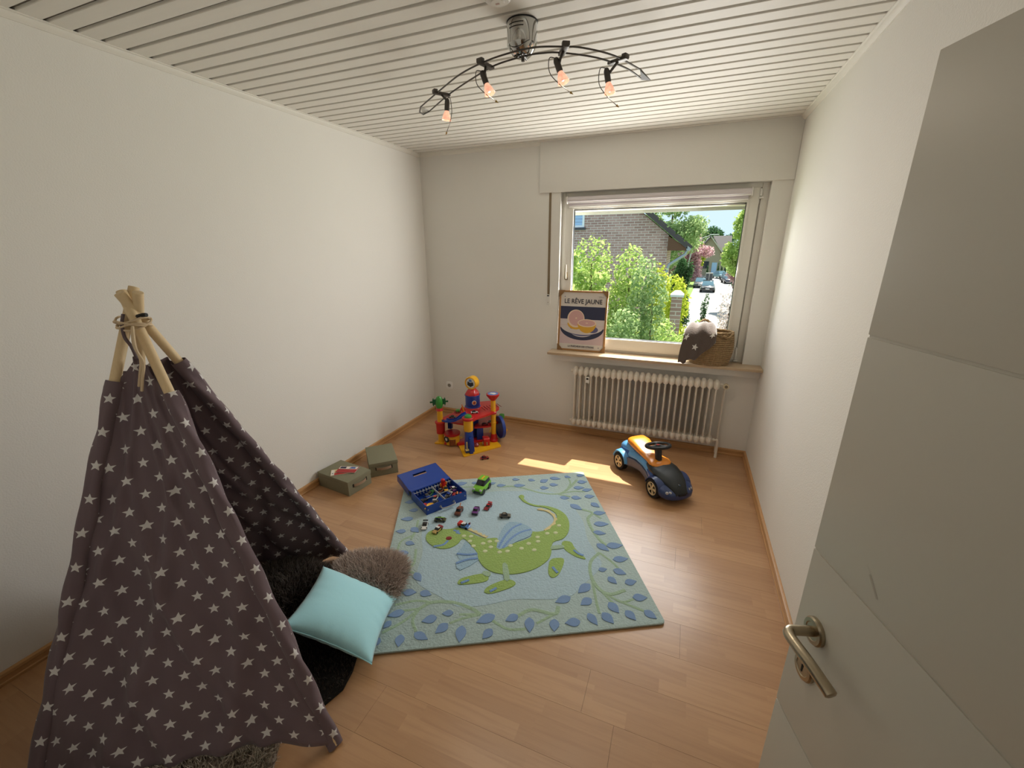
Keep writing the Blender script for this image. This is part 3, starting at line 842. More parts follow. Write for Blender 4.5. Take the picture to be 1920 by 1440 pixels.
# narrow strip of door cloth gathered along the front pole
# cords at the crossing
b = B()
for z, r in ((1.495, 0.052), (1.503, 0.055), (1.512, 0.05), (1.488, 0.05)):
    pts = []
    for i in range(20):
        a = 2 * math.pi * i / 20
        pts.append(APX + Vector((r * math.cos(a) * 1.0, r * math.sin(a) * 0.85, z - 1.51 + 0.008 * math.sin(2 * a + z * 300))))
    b.tube(pts, 0.0036, 6, closed=True)
b.build('cord_wrap', M_CORD, tent)
b = B()
b.tube(smooth_open([APX + Vector(p) for p in ((0.045, -0.03, -0.02), (0.07, -0.05, -0.07), (0.085, -0.05, -0.12), (0.078, -0.06, -0.17), (0.066, -0.066, -0.21))], 4), 0.0045, 6)
b.tube(smooth_open([APX + Vector(p) for p in ((0.05, -0.03, -0.015), (0.085, -0.055, -0.08), (0.096, -0.05, -0.13), (0.09, -0.062, -0.18), (0.075, -0.066, -0.225))], 4), 0.0045, 6)
b.build('cord_ends', M_CORD, tent)
pk = on_pole('p1', 0.925).lerp(on_pole('p3', 0.925), 0.5)
b = B().tube(smooth_open([pk + Vector((0, 0, -0.012)), pk + Vector((-0.004, -0.004, 0.03)), APX + Vector((0.02, -0.045, -0.05)), APX + Vector((0.006, -0.036, -0.01)), APX + Vector((0.0, -0.022, 0.022))], 4), 0.0055, 6)
b.build('hanging_loop', M_CLOTH, tent)
B().tube([APX + Vector((0.030, 0.0, 0.012)), APX + Vector((0.052, 0.008, 0.018)), APX + Vector((0.062, 0.012, 0.018))], 0.007, 6).build('loop_end', M_GASKET, tent)

# ---------------------------------------------------------------- fur pieces and pillow
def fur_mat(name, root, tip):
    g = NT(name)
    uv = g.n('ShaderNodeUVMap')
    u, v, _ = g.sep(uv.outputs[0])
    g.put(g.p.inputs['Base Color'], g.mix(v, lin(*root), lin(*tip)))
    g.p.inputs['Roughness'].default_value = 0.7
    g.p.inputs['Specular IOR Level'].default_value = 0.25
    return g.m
def fur(name, pts, nrms, m, parent, length, width, seed, bend=0.6, lay=(0, 0, -0.4)):
    """strand mesh: each strand a tapering bent ribbon"""
    r = np.random.default_rng(seed)
    n = len(pts)
    pts = np.array(pts); nrms = np.array(nrms)
    L = length * r.uniform(0.65, 1.15, n)[:, None]
    jit = r.normal(0, 0.38, (n, 3))
    d0 = nrms + jit * 0.7
    d0 /= np.linalg.norm(d0, axis=1)[:, None]
    d1 = d0 + np.array(lay) * bend + r.normal(0, 0.25, (n, 3))
    d1 /= np.linalg.norm(d1, axis=1)[:, None]
    side = np.cross(d0, r.normal(0, 1, (n, 3)))
    side /= np.linalg.norm(side, axis=1)[:, None] + 1e-9
    a = pts - side * width / 2; b_ = pts + side * width / 2
    m0 = pts + d0 * L * 0.5
    c = m0 - side * width * 0.4; d = m0 + side * width * 0.4
    e = m0 + d1 * L * 0.5
    V = np.stack([a, b_, d, c, e], 1).reshape(-1, 3)
    fl_ = []
    base = np.arange(n) * 5
    me = bpy.data.meshes.new(name)
    quads = np.stack([base, base + 1, base + 2, base + 3], 1)
    tris = np.stack([base + 3, base + 2, base + 4], 1)
    me.vertices.add(len(V)); me.vertices.foreach_set('co', V.ravel())
    me.loops.add(n * 7)
    li = np.concatenate([quads, tris], 1).ravel()
    me.loops.foreach_set('vertex_index', li)
    me.polygons.add(n * 2)
    st = np.stack([np.arange(n) * 7, np.arange(n) * 7 + 4], 1).ravel()
    me.polygons.foreach_set('loop_start', st)
    uvl = me.uv_layers.new(name='UVMap')
    vv = np.tile(np.array([0, 0, 0, 0, 0.5, 1 * 0.55, 0.5, 0.5, 0.5, 0.5, 0.5, 0.5, 1, 1]), 1)
    uvv = np.tile(np.array([[0, 0], [1, 0], [1, 0.5], [0, 0.5], [0, 0.5], [1, 0.5], [0.5, 1.0]]), (n, 1))
    uvl.data.foreach_set('uv', uvv.ravel())
    me.update(calc_edges=True); me.validate()
    me.materials.append(m)
    o = bpy.data.objects.new(name, me)
    COL.objects.link(o)
    o.parent = parent
    o['kind'] = 'stuff'
    return o
def blob(outline, hfun, n, seed):
    """random points on a cushion-like heightfield over an ellipse-like outline radius function"""
    r = np.random.default_rng(seed)
    P_, N_ = [], []
    while len(P_) < n:
        a = r.uniform(0, 2 * math.pi); s = math.sqrt(r.uniform(0, 1))
        R = outline(a)
        x, y = R * s * math.cos(a), R * s * math.sin(a)
        z = hfun(s)
        e = 0.02
        dz = (hfun(min(1, s + e)) - hfun(max(0, s - e))) / (2 * e * R)
        nn = np.array((-dz * math.cos(a), -dz * math.sin(a), 1.0)); nn /= np.linalg.norm(nn)
        P_.append((x, y, z)); N_.append(nn)
    return P_, N_
def fur_thing(name, label, cat, loc, rz, outline, hfun, n, m_core, m_fur, length, width, seed, lay=(0, 0, -0.4), group=None):
    t = thing(name, label, cat, loc, rz, group)
    k = 28
    rings = []
    for s in (1.0, 0.97, 0.9, 0.75, 0.5, 0.25, 0.02):
        rings.append([(outline(2 * math.pi * j / k) * s * math.cos(2 * math.pi * j / k), outline(2 * math.pi * j / k) * s * math.sin(2 * math.pi * j / k), hfun(s)) for j in range(k)])
    base = [(x, y, 0.002) for x, y, z in rings[0]]
    B().rings([base] + rings).build('core', m_core, t, ang=80)
    P_, N_ = blob(outline, hfun, n, seed)
    fur('fur', P_, N_, m_fur, t, length, width, seed + 1, lay=lay)
    return t
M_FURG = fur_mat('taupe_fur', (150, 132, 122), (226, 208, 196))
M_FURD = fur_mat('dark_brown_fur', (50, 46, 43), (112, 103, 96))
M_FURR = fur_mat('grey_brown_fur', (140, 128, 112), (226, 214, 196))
M_COREG = mat('fur_core_taupe', (150, 136, 124), 0.95)
M_CORED = mat('fur_core_dark', (24, 22, 21), 0.95)
cushion_h = lambda H: (lambda s: 0.012 + H * max(0.0, 1 - s ** 2.6) ** 0.6)
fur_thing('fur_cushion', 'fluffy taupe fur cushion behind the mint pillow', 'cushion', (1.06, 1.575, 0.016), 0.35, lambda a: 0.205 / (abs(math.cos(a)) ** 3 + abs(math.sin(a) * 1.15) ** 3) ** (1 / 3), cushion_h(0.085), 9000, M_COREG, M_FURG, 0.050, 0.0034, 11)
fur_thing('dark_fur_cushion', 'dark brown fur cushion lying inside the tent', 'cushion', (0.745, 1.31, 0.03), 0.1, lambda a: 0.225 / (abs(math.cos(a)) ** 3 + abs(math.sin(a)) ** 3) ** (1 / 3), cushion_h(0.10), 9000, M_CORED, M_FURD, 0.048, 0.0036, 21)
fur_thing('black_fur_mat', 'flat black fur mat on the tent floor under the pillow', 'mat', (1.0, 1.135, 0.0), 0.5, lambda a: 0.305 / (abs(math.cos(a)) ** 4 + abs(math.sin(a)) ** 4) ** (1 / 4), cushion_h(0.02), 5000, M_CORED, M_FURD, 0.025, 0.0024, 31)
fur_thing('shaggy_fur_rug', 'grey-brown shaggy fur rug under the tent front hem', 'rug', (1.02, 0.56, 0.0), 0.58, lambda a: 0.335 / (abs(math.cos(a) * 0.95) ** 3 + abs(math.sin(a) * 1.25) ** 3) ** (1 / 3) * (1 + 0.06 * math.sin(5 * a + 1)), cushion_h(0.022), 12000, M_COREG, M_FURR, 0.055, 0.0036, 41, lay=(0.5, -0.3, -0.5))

M_MINT = mat('mint_velvet', (180, 238, 250), 0.8, bump=0.05, bscale=60, sheen=0.4, spec=0.2)
pil = thing('mint_pillow', 'mint green square pillow leaning out of the tent', 'pillow', (1.178, 1.300, 0.135))
pil.rotation_euler = (-0.119, 0.459, 0.332)
def pill(side):
    def f(u, v):
        x, y = 2 * u - 1, 2 * v - 1
        s = 0.205
        # edges pulled in between the corners
        pin = 1 - 0.085 * (1 - abs(y) ** 2.2); pin2 = 1 - 0.085 * (1 - abs(x) ** 2.2)
        h = max(0.0, (1 - abs(x) ** 2.6)) ** 0.55 * max(0.0, (1 - abs(y) ** 2.6)) ** 0.55
        e = (abs(x) ** 6 + abs(y) ** 6)
        wr = 0.004 * math.sin(17 * x + 5 * y + 2 * math.sin(5 * x)) * max(0, abs(y) ** 5 - abs(x) ** 6) + 0.004 * math.sin(15 * y + 4 * x + 2 * math.sin(4 * y)) * max(0, abs(x) ** 5 - abs(y) ** 6)
        return (x * s * pin, y * s * pin2, side * (0.07 * h) + wr * 0.45)
    return f
b = B()
b.grid(pill(1), 44, 44); b.grid(pill(-1), 44, 44)
bmesh.ops.remove_doubles(b.bm, verts=b.bm.verts, dist=0.0008)
b.build('pillow_cover', M_MINT, pil, ang=100)
b = B().tube([(0.205 * 2 * (u - 0.5) * (1 - 0.085 * 0), -0.205 * (1 - 0.085 * (1 - abs(2 * u - 1) ** 2.2)), 0.0) for u in np.linspace(0, 1, 24)], 0.0022, 6)
b.build('seam', M_MINT, pil)

# ---------------------------------------------------------------- storage boxes
M_BOX = mat('olive_grey_linen', (140, 137, 114), 0.9, bump=0.25, bscale=260, vary=0.05, vscale=120, spec=0.2)
M_LEA = mat('tan_leather_handle', (166, 140, 116), 0.5)
def storage_box(name, label, cx, cy, rz):
    t = thing(name, label, 'storage box', (cx, cy, 0), rz, 'olive storage boxes by the wall')
    # local x: depth direction, front (handle) face at +x
    l, w, h = 0.335, 0.222, 0.118
    B().box(-l / 2 + 0.003, l / 2 - 0.003, -w / 2 + 0.003, w / 2 - 0.003, 0, h - 0.006).build('body', M_BOX, t, bevel=0.002)
    B().box(-l / 2, l / 2, -w / 2, w / 2, h - 0.030, h).build('lid', M_BOX, t, bevel=0.003)
    hz = 0.068
    pts = [(l / 2 - 0.002, -0.058, hz), (l / 2 + 0.004, -0.05, hz), (l / 2 + 0.014, -0.02, hz), (l / 2 + 0.015, 0.02, hz), (l / 2 + 0.004, 0.05, hz), (l / 2 - 0.002, 0.058, hz)]
    pp = smooth_open(pts, 4)
    b = B()
    b.rings([[(p[0], p[1], p[2] - 0.010), (p[0] + 0.002, p[1], p[2] - 0.010), (p[0] + 0.002, p[1], p[2] + 0.010), (p[0], p[1], p[2] + 0.010)] for p in pp])
    b.build('handle', M_LEA, t)
    for s in (-1, 1):
        B().cbox((l / 2 - 0.0005, 0.062 * s, hz), (0.005, 0.006, 0.026)).build('handle_slot', M_GASKET, t)
    return t
storage_box('storage_box', 'olive grey storage box with two booklets on its lid', 0.199, 2.350, math.radians(-7))
storage_box('storage_box', 'olive grey storage box with nothing on its lid', 0.275, 2.693, math.radians(-45))
M_PAGE = mat('page_white', (235, 230, 220), 0.7)
M_BRED = mat('booklet_red', (178, 40, 42), 0.45)
M_BCRM = mat('booklet_cream', (226, 206, 150), 0.45)
M_BBLU = mat('booklet_blue', (60, 96, 170), 0.45)
M_BNVY = mat('booklet_navy', (40, 44, 70), 0.45)
def booklet(label, x, y, z, rz, kind):
    t = thing('booklet', label, 'booklet', (x, y, z), rz, 'booklets on the storage box')
    B().box(-0.075, 0.075, -0.045, 0.045, 0.0, 0.004).build('pages', M_PAGE, t)
    B().box(-0.0755, 0.0755, -0.0455, 0.0455, 0.004, 0.0048).build('cover', M_BRED if kind else M_BCRM, t)
    if kind:
        B().box(-0.073, 0.070, 0.004, 0.043, 0.0048, 0.0052).build('white_field', M_PAGE, t)
        B().box(-0.066, -0.02, 0.010, 0.038, 0.0052, 0.0056).build('picture', M_BNVY, t)
        B().prism([(0.005, 0.012), (0.055, 0.012), (0.05, 0.036), (0.018, 0.038)], 0.0052, 0.0056).build('picture', M_BBLU, t)
    else:
        B().box(-0.060, 0.07, -0.044, -0.012, 0.0048, 0.0052).build('red_band', M_BRED, t)
        B().box(-0.074, -0.05, -0.044, 0.04, 0.0048, 0.0053).build('white_edge', M_PAGE, t)
        B().prism([(-0.068, -0.02), (-0.056, -0.022), (-0.060, -0.006)], 0.0053, 0.0056).build('emblem', M_BNVY, t)
booklet('cream and red booklet lying under another on the storage box', 0.196, 2.328, 0.1185, math.radians(40), 0)
booklet('red and white booklet with blue pictures lying on top', 0.225, 2.362, 0.1245, math.radians(18), 1)
# ---------------------------------------------------------------- toys
def plastic(name, rgb, rough=0.3, coat=0.2):
    return mat(name, rgb, rough, coat=coat)
P_RED = plastic('toy_red', (196, 34, 34)); P_YEL = plastic('toy_yellow', (236, 176, 30)); P_BLU = plastic('toy_blue', (26, 62, 150))
P_GRN = plastic('toy_green', (58, 140, 52)); P_LIME = plastic('toy_lime', (120, 190, 50)); P_BLK = plastic('toy_black', (22, 22, 24))
P_WHT = plastic('toy_white', (226, 226, 222)); P_PUR = plastic('toy_purple', (116, 62, 140)); P_BRN = plastic('toy_brown', (104, 56, 38))
P_GLD = plastic('toy_gold', (196, 166, 96)); P_GRY = plastic('toy_grey', (104, 98, 88)); P_OLV = plastic('toy_olive', (64, 68, 34)); P_MAR = plastic('toy_maroon', (140, 36, 44))
P_SKY = plastic('toy_light_blue', (70, 120, 190)); P_GLS = plastic('toy_window', (30, 34, 40), 0.12); P_SIL = mat('toy_silver', (180, 180, 182), 0.3, 0.8); P_DGR = plastic('toy_dark_green', (22, 92, 48))
P_ORG = plastic('toy_orange', (220, 120, 30))

PROFILES = {
    'coupe': ([(-0.5, 0.2), (-0.5, 0.52), (-0.44, 0.6), (-0.2, 0.62), (0.12, 0.6), (0.4, 0.5), (0.5, 0.38), (0.5, 0.2)], [(-0.38, 0.58), (-0.2, 0.96), (0.02, 1.0), (0.2, 0.58)]),
    'suv': ([(-0.5, 0.2), (-0.5, 0.6), (-0.46, 0.62), (0.2, 0.62), (0.44, 0.54), (0.5, 0.42), (0.5, 0.2)], [(-0.48, 0.6), (-0.42, 0.96), (-0.3, 1.0), (0.05, 1.0), (0.22, 0.6)]),
    'racer': ([(-0.5, 0.22), (-0.5, 0.66), (-0.4, 0.66), (-0.3, 0.55), (0.1, 0.55), (0.4, 0.42), (0.5, 0.32), (0.5, 0.22)], [(-0.28, 0.53), (-0.14, 0.9), (0.0, 0.92), (0.16, 0.53)]),
    'pickup': ([(-0.5, 0.22), (-0.5, 0.62), (-0.1, 0.62), (-0.05, 0.6), (0.44, 0.6), (0.5, 0.5), (0.5, 0.22)], [(-0.12, 0.6), (-0.1, 1.0), (0.16, 1.0), (0.24, 0.6)]),
    'sedan': ([(-0.5, 0.22), (-0.5, 0.52), (-0.46, 0.58), (-0.2, 0.6), (0.2, 0.6), (0.46, 0.52), (0.5, 0.42), (0.5, 0.22)], [(-0.34, 0.58), (-0.2, 0.98), (0.06, 1.0), (0.24, 0.58)]),
}
_cm = {}
def car_parts(t, key, L, Wd, H, c_body, c_cab, c_roof, wr=None):
    """body, glasshouse, roof, four wheels; meshes are shared between cars of one size and kind"""
    bodyp, cabp = PROFILES[key]
    wr = wr or 0.2 * H + 0.06 * L * 0.5
    k = (key, round(L, 3), round(Wd, 3), round(H, 3))
    bev = min(Wd, H) * 0.1
    if k not in _cm:
        a = B().prof([(x * L, z * H) for x, z in bodyp], -Wd / 2, Wd / 2).build('body', c_body, None, bevel=bev)
        b_ = B()
        n = len(cabp)
        vs = [(x * L, -Wd * 0.44 * (1 if z < 0.7 else 0.82), z * H) for x, z in cabp] + [(x * L, Wd * 0.44 * (1 if z < 0.7 else 0.82), z * H) for x, z in cabp]
        b_.add(vs, [tuple(range(n)), tuple(range(n, 2 * n))[::-1]] + [(i, n + i, n + (i + 1) % n, (i + 1) % n) for i in range(n)])
        b_ = b_.build('windows', c_cab, None, bevel=bev * 0.6)
        top = [p for p in cabp if p[1] > 0.85]
        r_ = B().prof([(top[0][0] * L, top[0][1] * H)] + [(x * L, z * H + H * 0.03) for x, z in top] + [(top[-1][0] * L, top[-1][1] * H - H * 0.02)] , -Wd * 0.37, Wd * 0.37).build('roof', c_roof, None, bevel=0)
        w = B().lathe([(wr * 0.4, -Wd * 0.08), (wr * 0.92, -Wd * 0.08), (wr, -Wd * 0.04), (wr, Wd * 0.06), (wr * 0.92, Wd * 0.08), (wr * 0.62, Wd * 0.08), (wr * 0.58, Wd * 0.06), (0.0002, Wd * 0.06)], 14, T(rx=-math.pi / 2)).build('wheel', P_BLK, None)
        for o in (a, b_, r_, w):
            COL.objects.unlink(o)
        _cm[k] = (a, b_, r_, w)
    a, b_, r_, w = _cm[k]
    out = []
    for src, m in ((a, c_body), (b_, c_cab), (r_, c_roof)):
        c = dup(src, t, I4)
        if c.data.materials[0] != m:
            c.material_slots[0].link = 'OBJECT'
            c.material_slots[0].material = m
        out.append(c)
    for sx in (-0.3, 0.32):
        for sy in (-1, 1):
            dup(w, t, T(sx * L, sy * Wd * 0.46, wr, rz=0 if sy > 0 else math.pi))
    return out
def toy(name, label, x, y, z, deg, key, L, Wd, H, cb, cc, cr, group='toy cars scattered on the rug', cat='toy car'):
    t = thing(name, label, cat, (x, y, z), math.radians(deg), group)
    car_parts(t, key, L, Wd, H, cb, cc, cr)
    return t
RZ = 0.0163
t = toy('toy_car', 'large lime green toy car at the rug\'s far edge', 1.232, 2.640, RZ, -92, 'suv', 0.155, 0.082, 0.088, P_LIME, P_GLS, P_LIME)
B().box(-0.05, 0.0, -0.006, 0.006, 0.0885, 0.0915).build('roof_stripe', P_YEL, t)
for s in (-1, 1):
    B().ball((0.074, 0.028 * s, 0.042), (0.006, 0.011, 0.009)).build('headlight', P_WHT, t)
B().cbox((0.078, 0, 0.024), (0.004, 0.05, 0.012)).build('grille', P_BLK, t, bevel=0.001)
t = toy('toy_tow_truck', 'brown toy tow truck with a hook boom', 1.213, 2.320, RZ, -80, 'pickup', 0.086, 0.038, 0.040, P_BRN, P_GLS, P_BRN, cat='toy truck')
B().tube([(-0.012, 0, 0.024), (-0.036, 0, 0.052), (-0.046, 0, 0.048)], 0.0028, 6).build('boom', P_ORG, t)
B().box(-0.04, -0.012, -0.016, 0.016, 0.023, 0.029).build('truck_bed', P_BRN, t, bevel=0.001)
t = toy('toy_pickup', 'purple and black toy pickup truck', 1.318, 2.366, RZ, -78, 'pickup', 0.078, 0.038, 0.038, P_PUR, P_GLS, P_PUR, cat='toy truck')
B().box(0.02, 0.040, -0.0185, 0.0185, 0.009, 0.02).build('bumper', P_BLK, t, bevel=0.002)
B().box(-0.038, -0.014, -0.014, 0.014, 0.0235, 0.025).build('load_floor', P_BLK, t)
t = toy('toy_car', 'small red toy race car with a rear spoiler', 1.372, 2.446, RZ, -92, 'racer', 0.076, 0.033, 0.026, P_MAR, P_GLS, P_RED)
B().box(-0.040, -0.030, -0.016, 0.016, 0.024, 0.027).build('spoiler', P_RED, t)
t = toy('toy_car', 'grey-brown toy sedan standing alone right of the others', 1.524, 2.392, RZ, 21, 'sedan', 0.078, 0.034, 0.030, P_GRY, P_GLS, P_GRY)
t = toy('toy_car', 'olive green and black toy car below the blue case', 1.140, 2.196, RZ, 21, 'coupe', 0.078, 0.034, 0.026, P_OLV, P_GLS, P_BLK)
B().box(-0.03, 0.03, -0.003, 0.003, 0.0262, 0.0270).build('stripe', P_LIME, t)
t = toy('toy_car', 'white and black toy car leftmost on the rug', 1.079, 2.104, RZ, -67, 'coupe', 0.078, 0.034, 0.026, P_WHT, P_GLS, P_BLK)
B().box(-0.039, -0.03, -0.016, 0.016, 0.023, 0.027).build('spoiler', P_BLK, t)
t = toy('toy_car', 'gold toy car with a red rear on the dragon\'s head', 1.182, 2.092, 0.0212, -97, 'coupe', 0.074, 0.034, 0.026, P_GLD, P_GLS, P_WHT)
B().box(-0.040, -0.018, -0.0175, 0.0175, 0.008, 0.02).build('rear_end', P_MAR, t, bevel=0.003)
t = toy('toy_car', 'blue, white and red toy car with a tail fin', 1.319, 2.196, RZ, -3, 'coupe', 0.076, 0.038, 0.030, P_SKY, P_GLS, P_WHT)
B().box(-0.042, -0.016, -0.0195, 0.0195, 0.008, 0.03).build('rear_end', P_RED, t, bevel=0.004)
B().prof([(0.02, 0.02), (0.034, 0.036), (0.040, 0.036), (0.036, 0.02)], 0.012, 0.015).build('fin', P_MAR, t)
t = toy('toy_car', 'dark red toy car alone on the floor before the toy garage', 1.026, 3.122, 0.0, 38, 'coupe', 0.074, 0.034, 0.028, P_MAR, P_GLS, P_MAR, group='toy cars around the garage')

# open blue carrying case
case = thing('toy_case', 'open blue plastic carrying case full of toy cars', 'carrying case', (1.102, 2.352, 0.0148), math.radians(59))
# local x along the front edge, local -y is the front
cw, cd, ch = 0.315, 0.243, 0.066
cc = (0.0, cd / 2)
P_CASE = mat('case_blue', (22, 66, 158), 0.28, coat=0.2, bump=0.04, bscale=30)
th_ = 0.004
b = B()
b.box(-cw / 2, cw / 2, 0, cd, 0, th_)
b.box(-cw / 2, cw / 2, 0, th_, 0, ch).box(-cw / 2, cw / 2, cd - th_, cd, 0, ch).box(-cw / 2, -cw / 2 + th_, 0, cd, 0, ch).box(cw / 2 - th_, cw / 2, 0, cd, 0, ch)
b.build('tray', P_CASE, case)
# lid folded flat behind: panel with slot and low walls
b = B()
lx = cw / 2 + 0.004
ML = T(0, cd + 0.004, ch - 0.004, rx=math.radians(7)) 
sl = (-0.062, 0.045, 0.150, 0.182)
b.box(-lx, lx, 0, sl[2], -0.004, 0, ML).box(-lx, lx, sl[3], 0.235, -0.004, 0, ML).box(-lx, sl[0], sl[2], sl[3], -0.004, 0, ML).box(sl[1], lx, sl[2], sl[3], -0.004, 0, ML)
b.box(-lx, -lx + 0.004, 0.03, 0.235, -0.055, 0, ML).box(lx - 0.004, lx, 0.03, 0.235, -0.055, 0, ML).box(-lx, lx, 0.231, 0.235, -0.055, 0, ML)
lid = b.build('lid', P_CASE, case)
b = B().box(-lx + 0.002, lx - 0.002, -0.012, 0.012, -0.003, 0.006, ML)
b.build('hinge_strip', P_CASE, lid, bevel=0.002)
b = B().tube(smooth_open([(-0.052, -0.002, ch * 0.42), (-0.052, -0.016, ch * 0.42), (-0.046, -0.026, ch * 0.36), (0.0, -0.030, ch * 0.33), (0.046, -0.026, ch * 0.36), (0.052, -0.016, ch * 0.42), (0.052, -0.002, ch * 0.42)], 4), 0.005, 8)
b.build('handle', P_SIL, case)
for s in (-1, 1):
    B().cyl((0.052 * s, -0.004, ch * 0.42), (0.052 * s, 0.002, ch * 0.42), 0.009, n=12).build('handle_mount', P_SIL, case)
    B().cyl((0.145 * s, -0.0015, ch * 0.55), (0.145 * s, 0.002, ch * 0.55), 0.005, n=10).build('rivet', P_SIL, case)
# pale compartment rack inside
P_RACK = plastic('rack_grey_white', (180, 184, 190))
b = B()
b.box(-0.002, 0.002, th_, cd - th_, ch - 0.030, ch - 0.012)
b.box(-cw / 2 + th_, cw / 2 - th_, 0.130, 0.133, ch - 0.032, ch - 0.026)
for i in range(13):
    x = -cw / 2 + 0.015 + i * (cw - 0.03) / 12
    b.box(x - 0.0012, x + 0.0012, cd - 0.030, cd - th_, ch - 0.034, ch - 0.008)
b.box(-cw / 2 + th_, cw / 2 - th_, cd - 0.032, cd - 0.029, ch - 0.012, ch - 0.008)
b.build('divider_rack', P_RACK, case)
cols = [(P_RED, P_MAR), (P_GRY, P_BLK), (P_WHT, P_RED), (P_BLK, P_GRY), (P_SIL, P_BLU), (P_RED, P_ORG), (P_BLK, P_BLK), (P_BLU, P_GRY), (P_GRN, P_BLK), (P_BRN, P_GRY), (P_YEL, P_BLK), (P_PUR, P_WHT)]
cnames = ['red toy car with a maroon roof', 'grey toy car with a black roof', 'white toy car with a red roof', 'black toy car with a grey roof', 'silver toy car with a blue roof', 'red toy car with an orange roof', 'all-black toy car', 'blue toy car with a grey roof', 'green toy car with a black roof', 'brown toy car with a grey roof', 'yellow toy car with a black roof', 'purple toy car with a white roof']
rot59 = math.radians(59)
rr = random.Random(4)
slots = [(-0.122, 0.055), (-0.062, 0.05), (-0.03, 0.105), (0.03, 0.05), (0.066, 0.095), (0.115, 0.06), (-0.12, 0.12), (-0.075, 0.165), (-0.03, 0.185), (0.04, 0.165), (0.085, 0.185), (0.125, 0.14)]
for i, (sx, sy) in enumerate(slots):
    wx = 1.102 + math.cos(rot59) * sx - math.sin(rot59) * sy
    wy = 2.352 + math.sin(rot59) * sx + math.cos(rot59) * sy
    cb, cr = cols[i % len(cols)]
    t = thing('toy_car', cnames[i] + ' inside the open blue case', 'toy car', (wx, wy, 0.0148 + 0.0225), 0, 'toy cars jumbled in the blue case')
    t.rotation_euler = (rr.uniform(-0.35, 0.35), rr.uniform(-0.35, 0.35), rot59 + rr.choice([0, 1.57, 0.6, 2.4]) + rr.uniform(-0.3, 0.3))
    car_parts(t, rr.choice(['coupe', 'racer', 'sedan', 'pickup']), 0.068, 0.030, 0.028, cb, P_GLS, cr)
t = thing('toy_figure', 'red plastic toy figure standing in the blue case', 'toy figure', (1.102 + math.cos(rot59) * 0.085 - math.sin(rot59) * 0.215, 2.352 + math.sin(rot59) * 0.085 + math.cos(rot59) * 0.215, 0.020), rot59)
B().ball((0, 0, 0.075), (0.017, 0.017, 0.016)).build('head', P_RED, t)
B().lathe([(0.008, 0.0), (0.018, 0.004), (0.02, 0.035), (0.014, 0.06)], 12).build('torso', P_RED, t)
for s in (-1, 1):
    B().ball((0.022 * s, -0.004, 0.045), (0.008, 0.009, 0.016)).build('arm', P_ORG, t)
t = thing('toy_shovel_blade', 'yellow rounded toy piece at the case\'s front corner', 'toy', (1.102 + math.cos(rot59) * -0.118 - math.sin(rot59) * 0.022, 2.352 + math.sin(rot59) * -0.118 + math.cos(rot59) * 0.022, 0.062), rot59 + 0.3)
B().lathe([(0.001, 0.0), (0.016, 0.002), (0.022, 0.008), (0.0205, 0.009), (0.014, 0.004), (0.001, 0.0025)], 16, sx=1.25).build('bowl', P_YEL, t)
B().tube([(-0.026, 0, 0.007), (-0.05, 0, 0.001)], 0.004, 8).build('grip', P_YEL, t)

# ---------------------------------------------------------------- toy garage
GX, GY = 0.79, 3.42
gar = thing('toy_garage', 'tall red, yellow and blue toy garage in the corner', 'toy garage', (GX, GY, 0))
def gp(x, y): return (x - GX, y - GY)
def rpoly(pts, r=0.02, n=4):
    """round the corners of a polygon"""
    out = []
    m = len(pts)
    for i in range(m):
        p0, p1, p2 = [np.array(pts[(i + d) % m], float) for d in (-1, 0, 1)]
        a = p1 + (p0 - p1) / np.linalg.norm(p0 - p1) * r
        c = p1 + (p2 - p1) / np.linalg.norm(p2 - p1) * r
        for k in range(n + 1):
            t = k / n
            out.append(tuple((1 - t) ** 2 * a + 2 * t * (1 - t) * p1 + t * t * c))
    return out
B().prism(rpoly([gp(0.66, 3.30), gp(0.845, 3.075), gp(1.07, 3.39), gp(0.90, 3.55)]), 0, 0.012).build('base_plate', P_YEL, gar, bevel=0.002)
B().prism(rpoly([gp(0.455, 3.215), gp(0.69, 3.275), gp(0.64, 3.44), gp(0.47, 3.40)]), 0, 0.012).build('base_plate', P_YEL, gar, bevel=0.002)
B().prism(rpoly([gp(0.80, 3.74), gp(0.975, 3.775), gp(0.985, 3.70), gp(0.84, 3.60)]), 0, 0.010).build('base_plate', P_YEL, gar, bevel=0.002)
# lower red ramp road
B().prism(rpoly([gp(0.64, 3.28), gp(0.70, 3.24), gp(0.98, 3.50), gp(0.92, 3.62), gp(0.72, 3.50)]), 0.006, 0.03).build('lower_road', P_RED, gar, bevel=0.003)
# decks
B().prism(rpoly([gp(0.50, 3.28), gp(0.66, 3.24), gp(0.80, 3.24), gp(0.82, 3.44), gp(0.72, 3.62), gp(0.56, 3.55)], 0.04), 0.225, 0.243).build('lower_deck', P_RED, gar, bevel=0.003)
B().prism(rpoly([gp(0.70, 3.32), gp(0.86, 3.17), gp(0.97, 3.42), gp(0.985, 3.56), gp(0.84, 3.72), gp(0.68, 3.60)], 0.04), 0.295, 0.315).build('upper_deck', P_RED, gar, bevel=0.003)
B().prism(rpoly([gp(0.80, 3.36), gp(0.93, 3.44), gp(0.98, 3.60), gp(0.86, 3.72), gp(0.76, 3.56)], 0.03), 0.150, 0.166).build('middle_deck', P_RED, gar, bevel=0.003)
rb = B()
for q in range(7):
    x, y = 0.86 + q * 0.018, 3.46 + q * 0.022
    rb.tube([(x - GX - 0.05, y - GY + 0.05, 0.317), (x - GX + 0.02, y - GY - 0.01, 0.317)], 0.003, 5)
rb.build('parking_ribs', P_MAR, gar)
rb = B()
for q in range(3):
    rb.torus(0.03 - 0.009 * q, 0.0025, 20, 5, T(0.575 - GX, 3.47 - GY, 0.245))
rb.build('turntable_rings', P_MAR, gar)
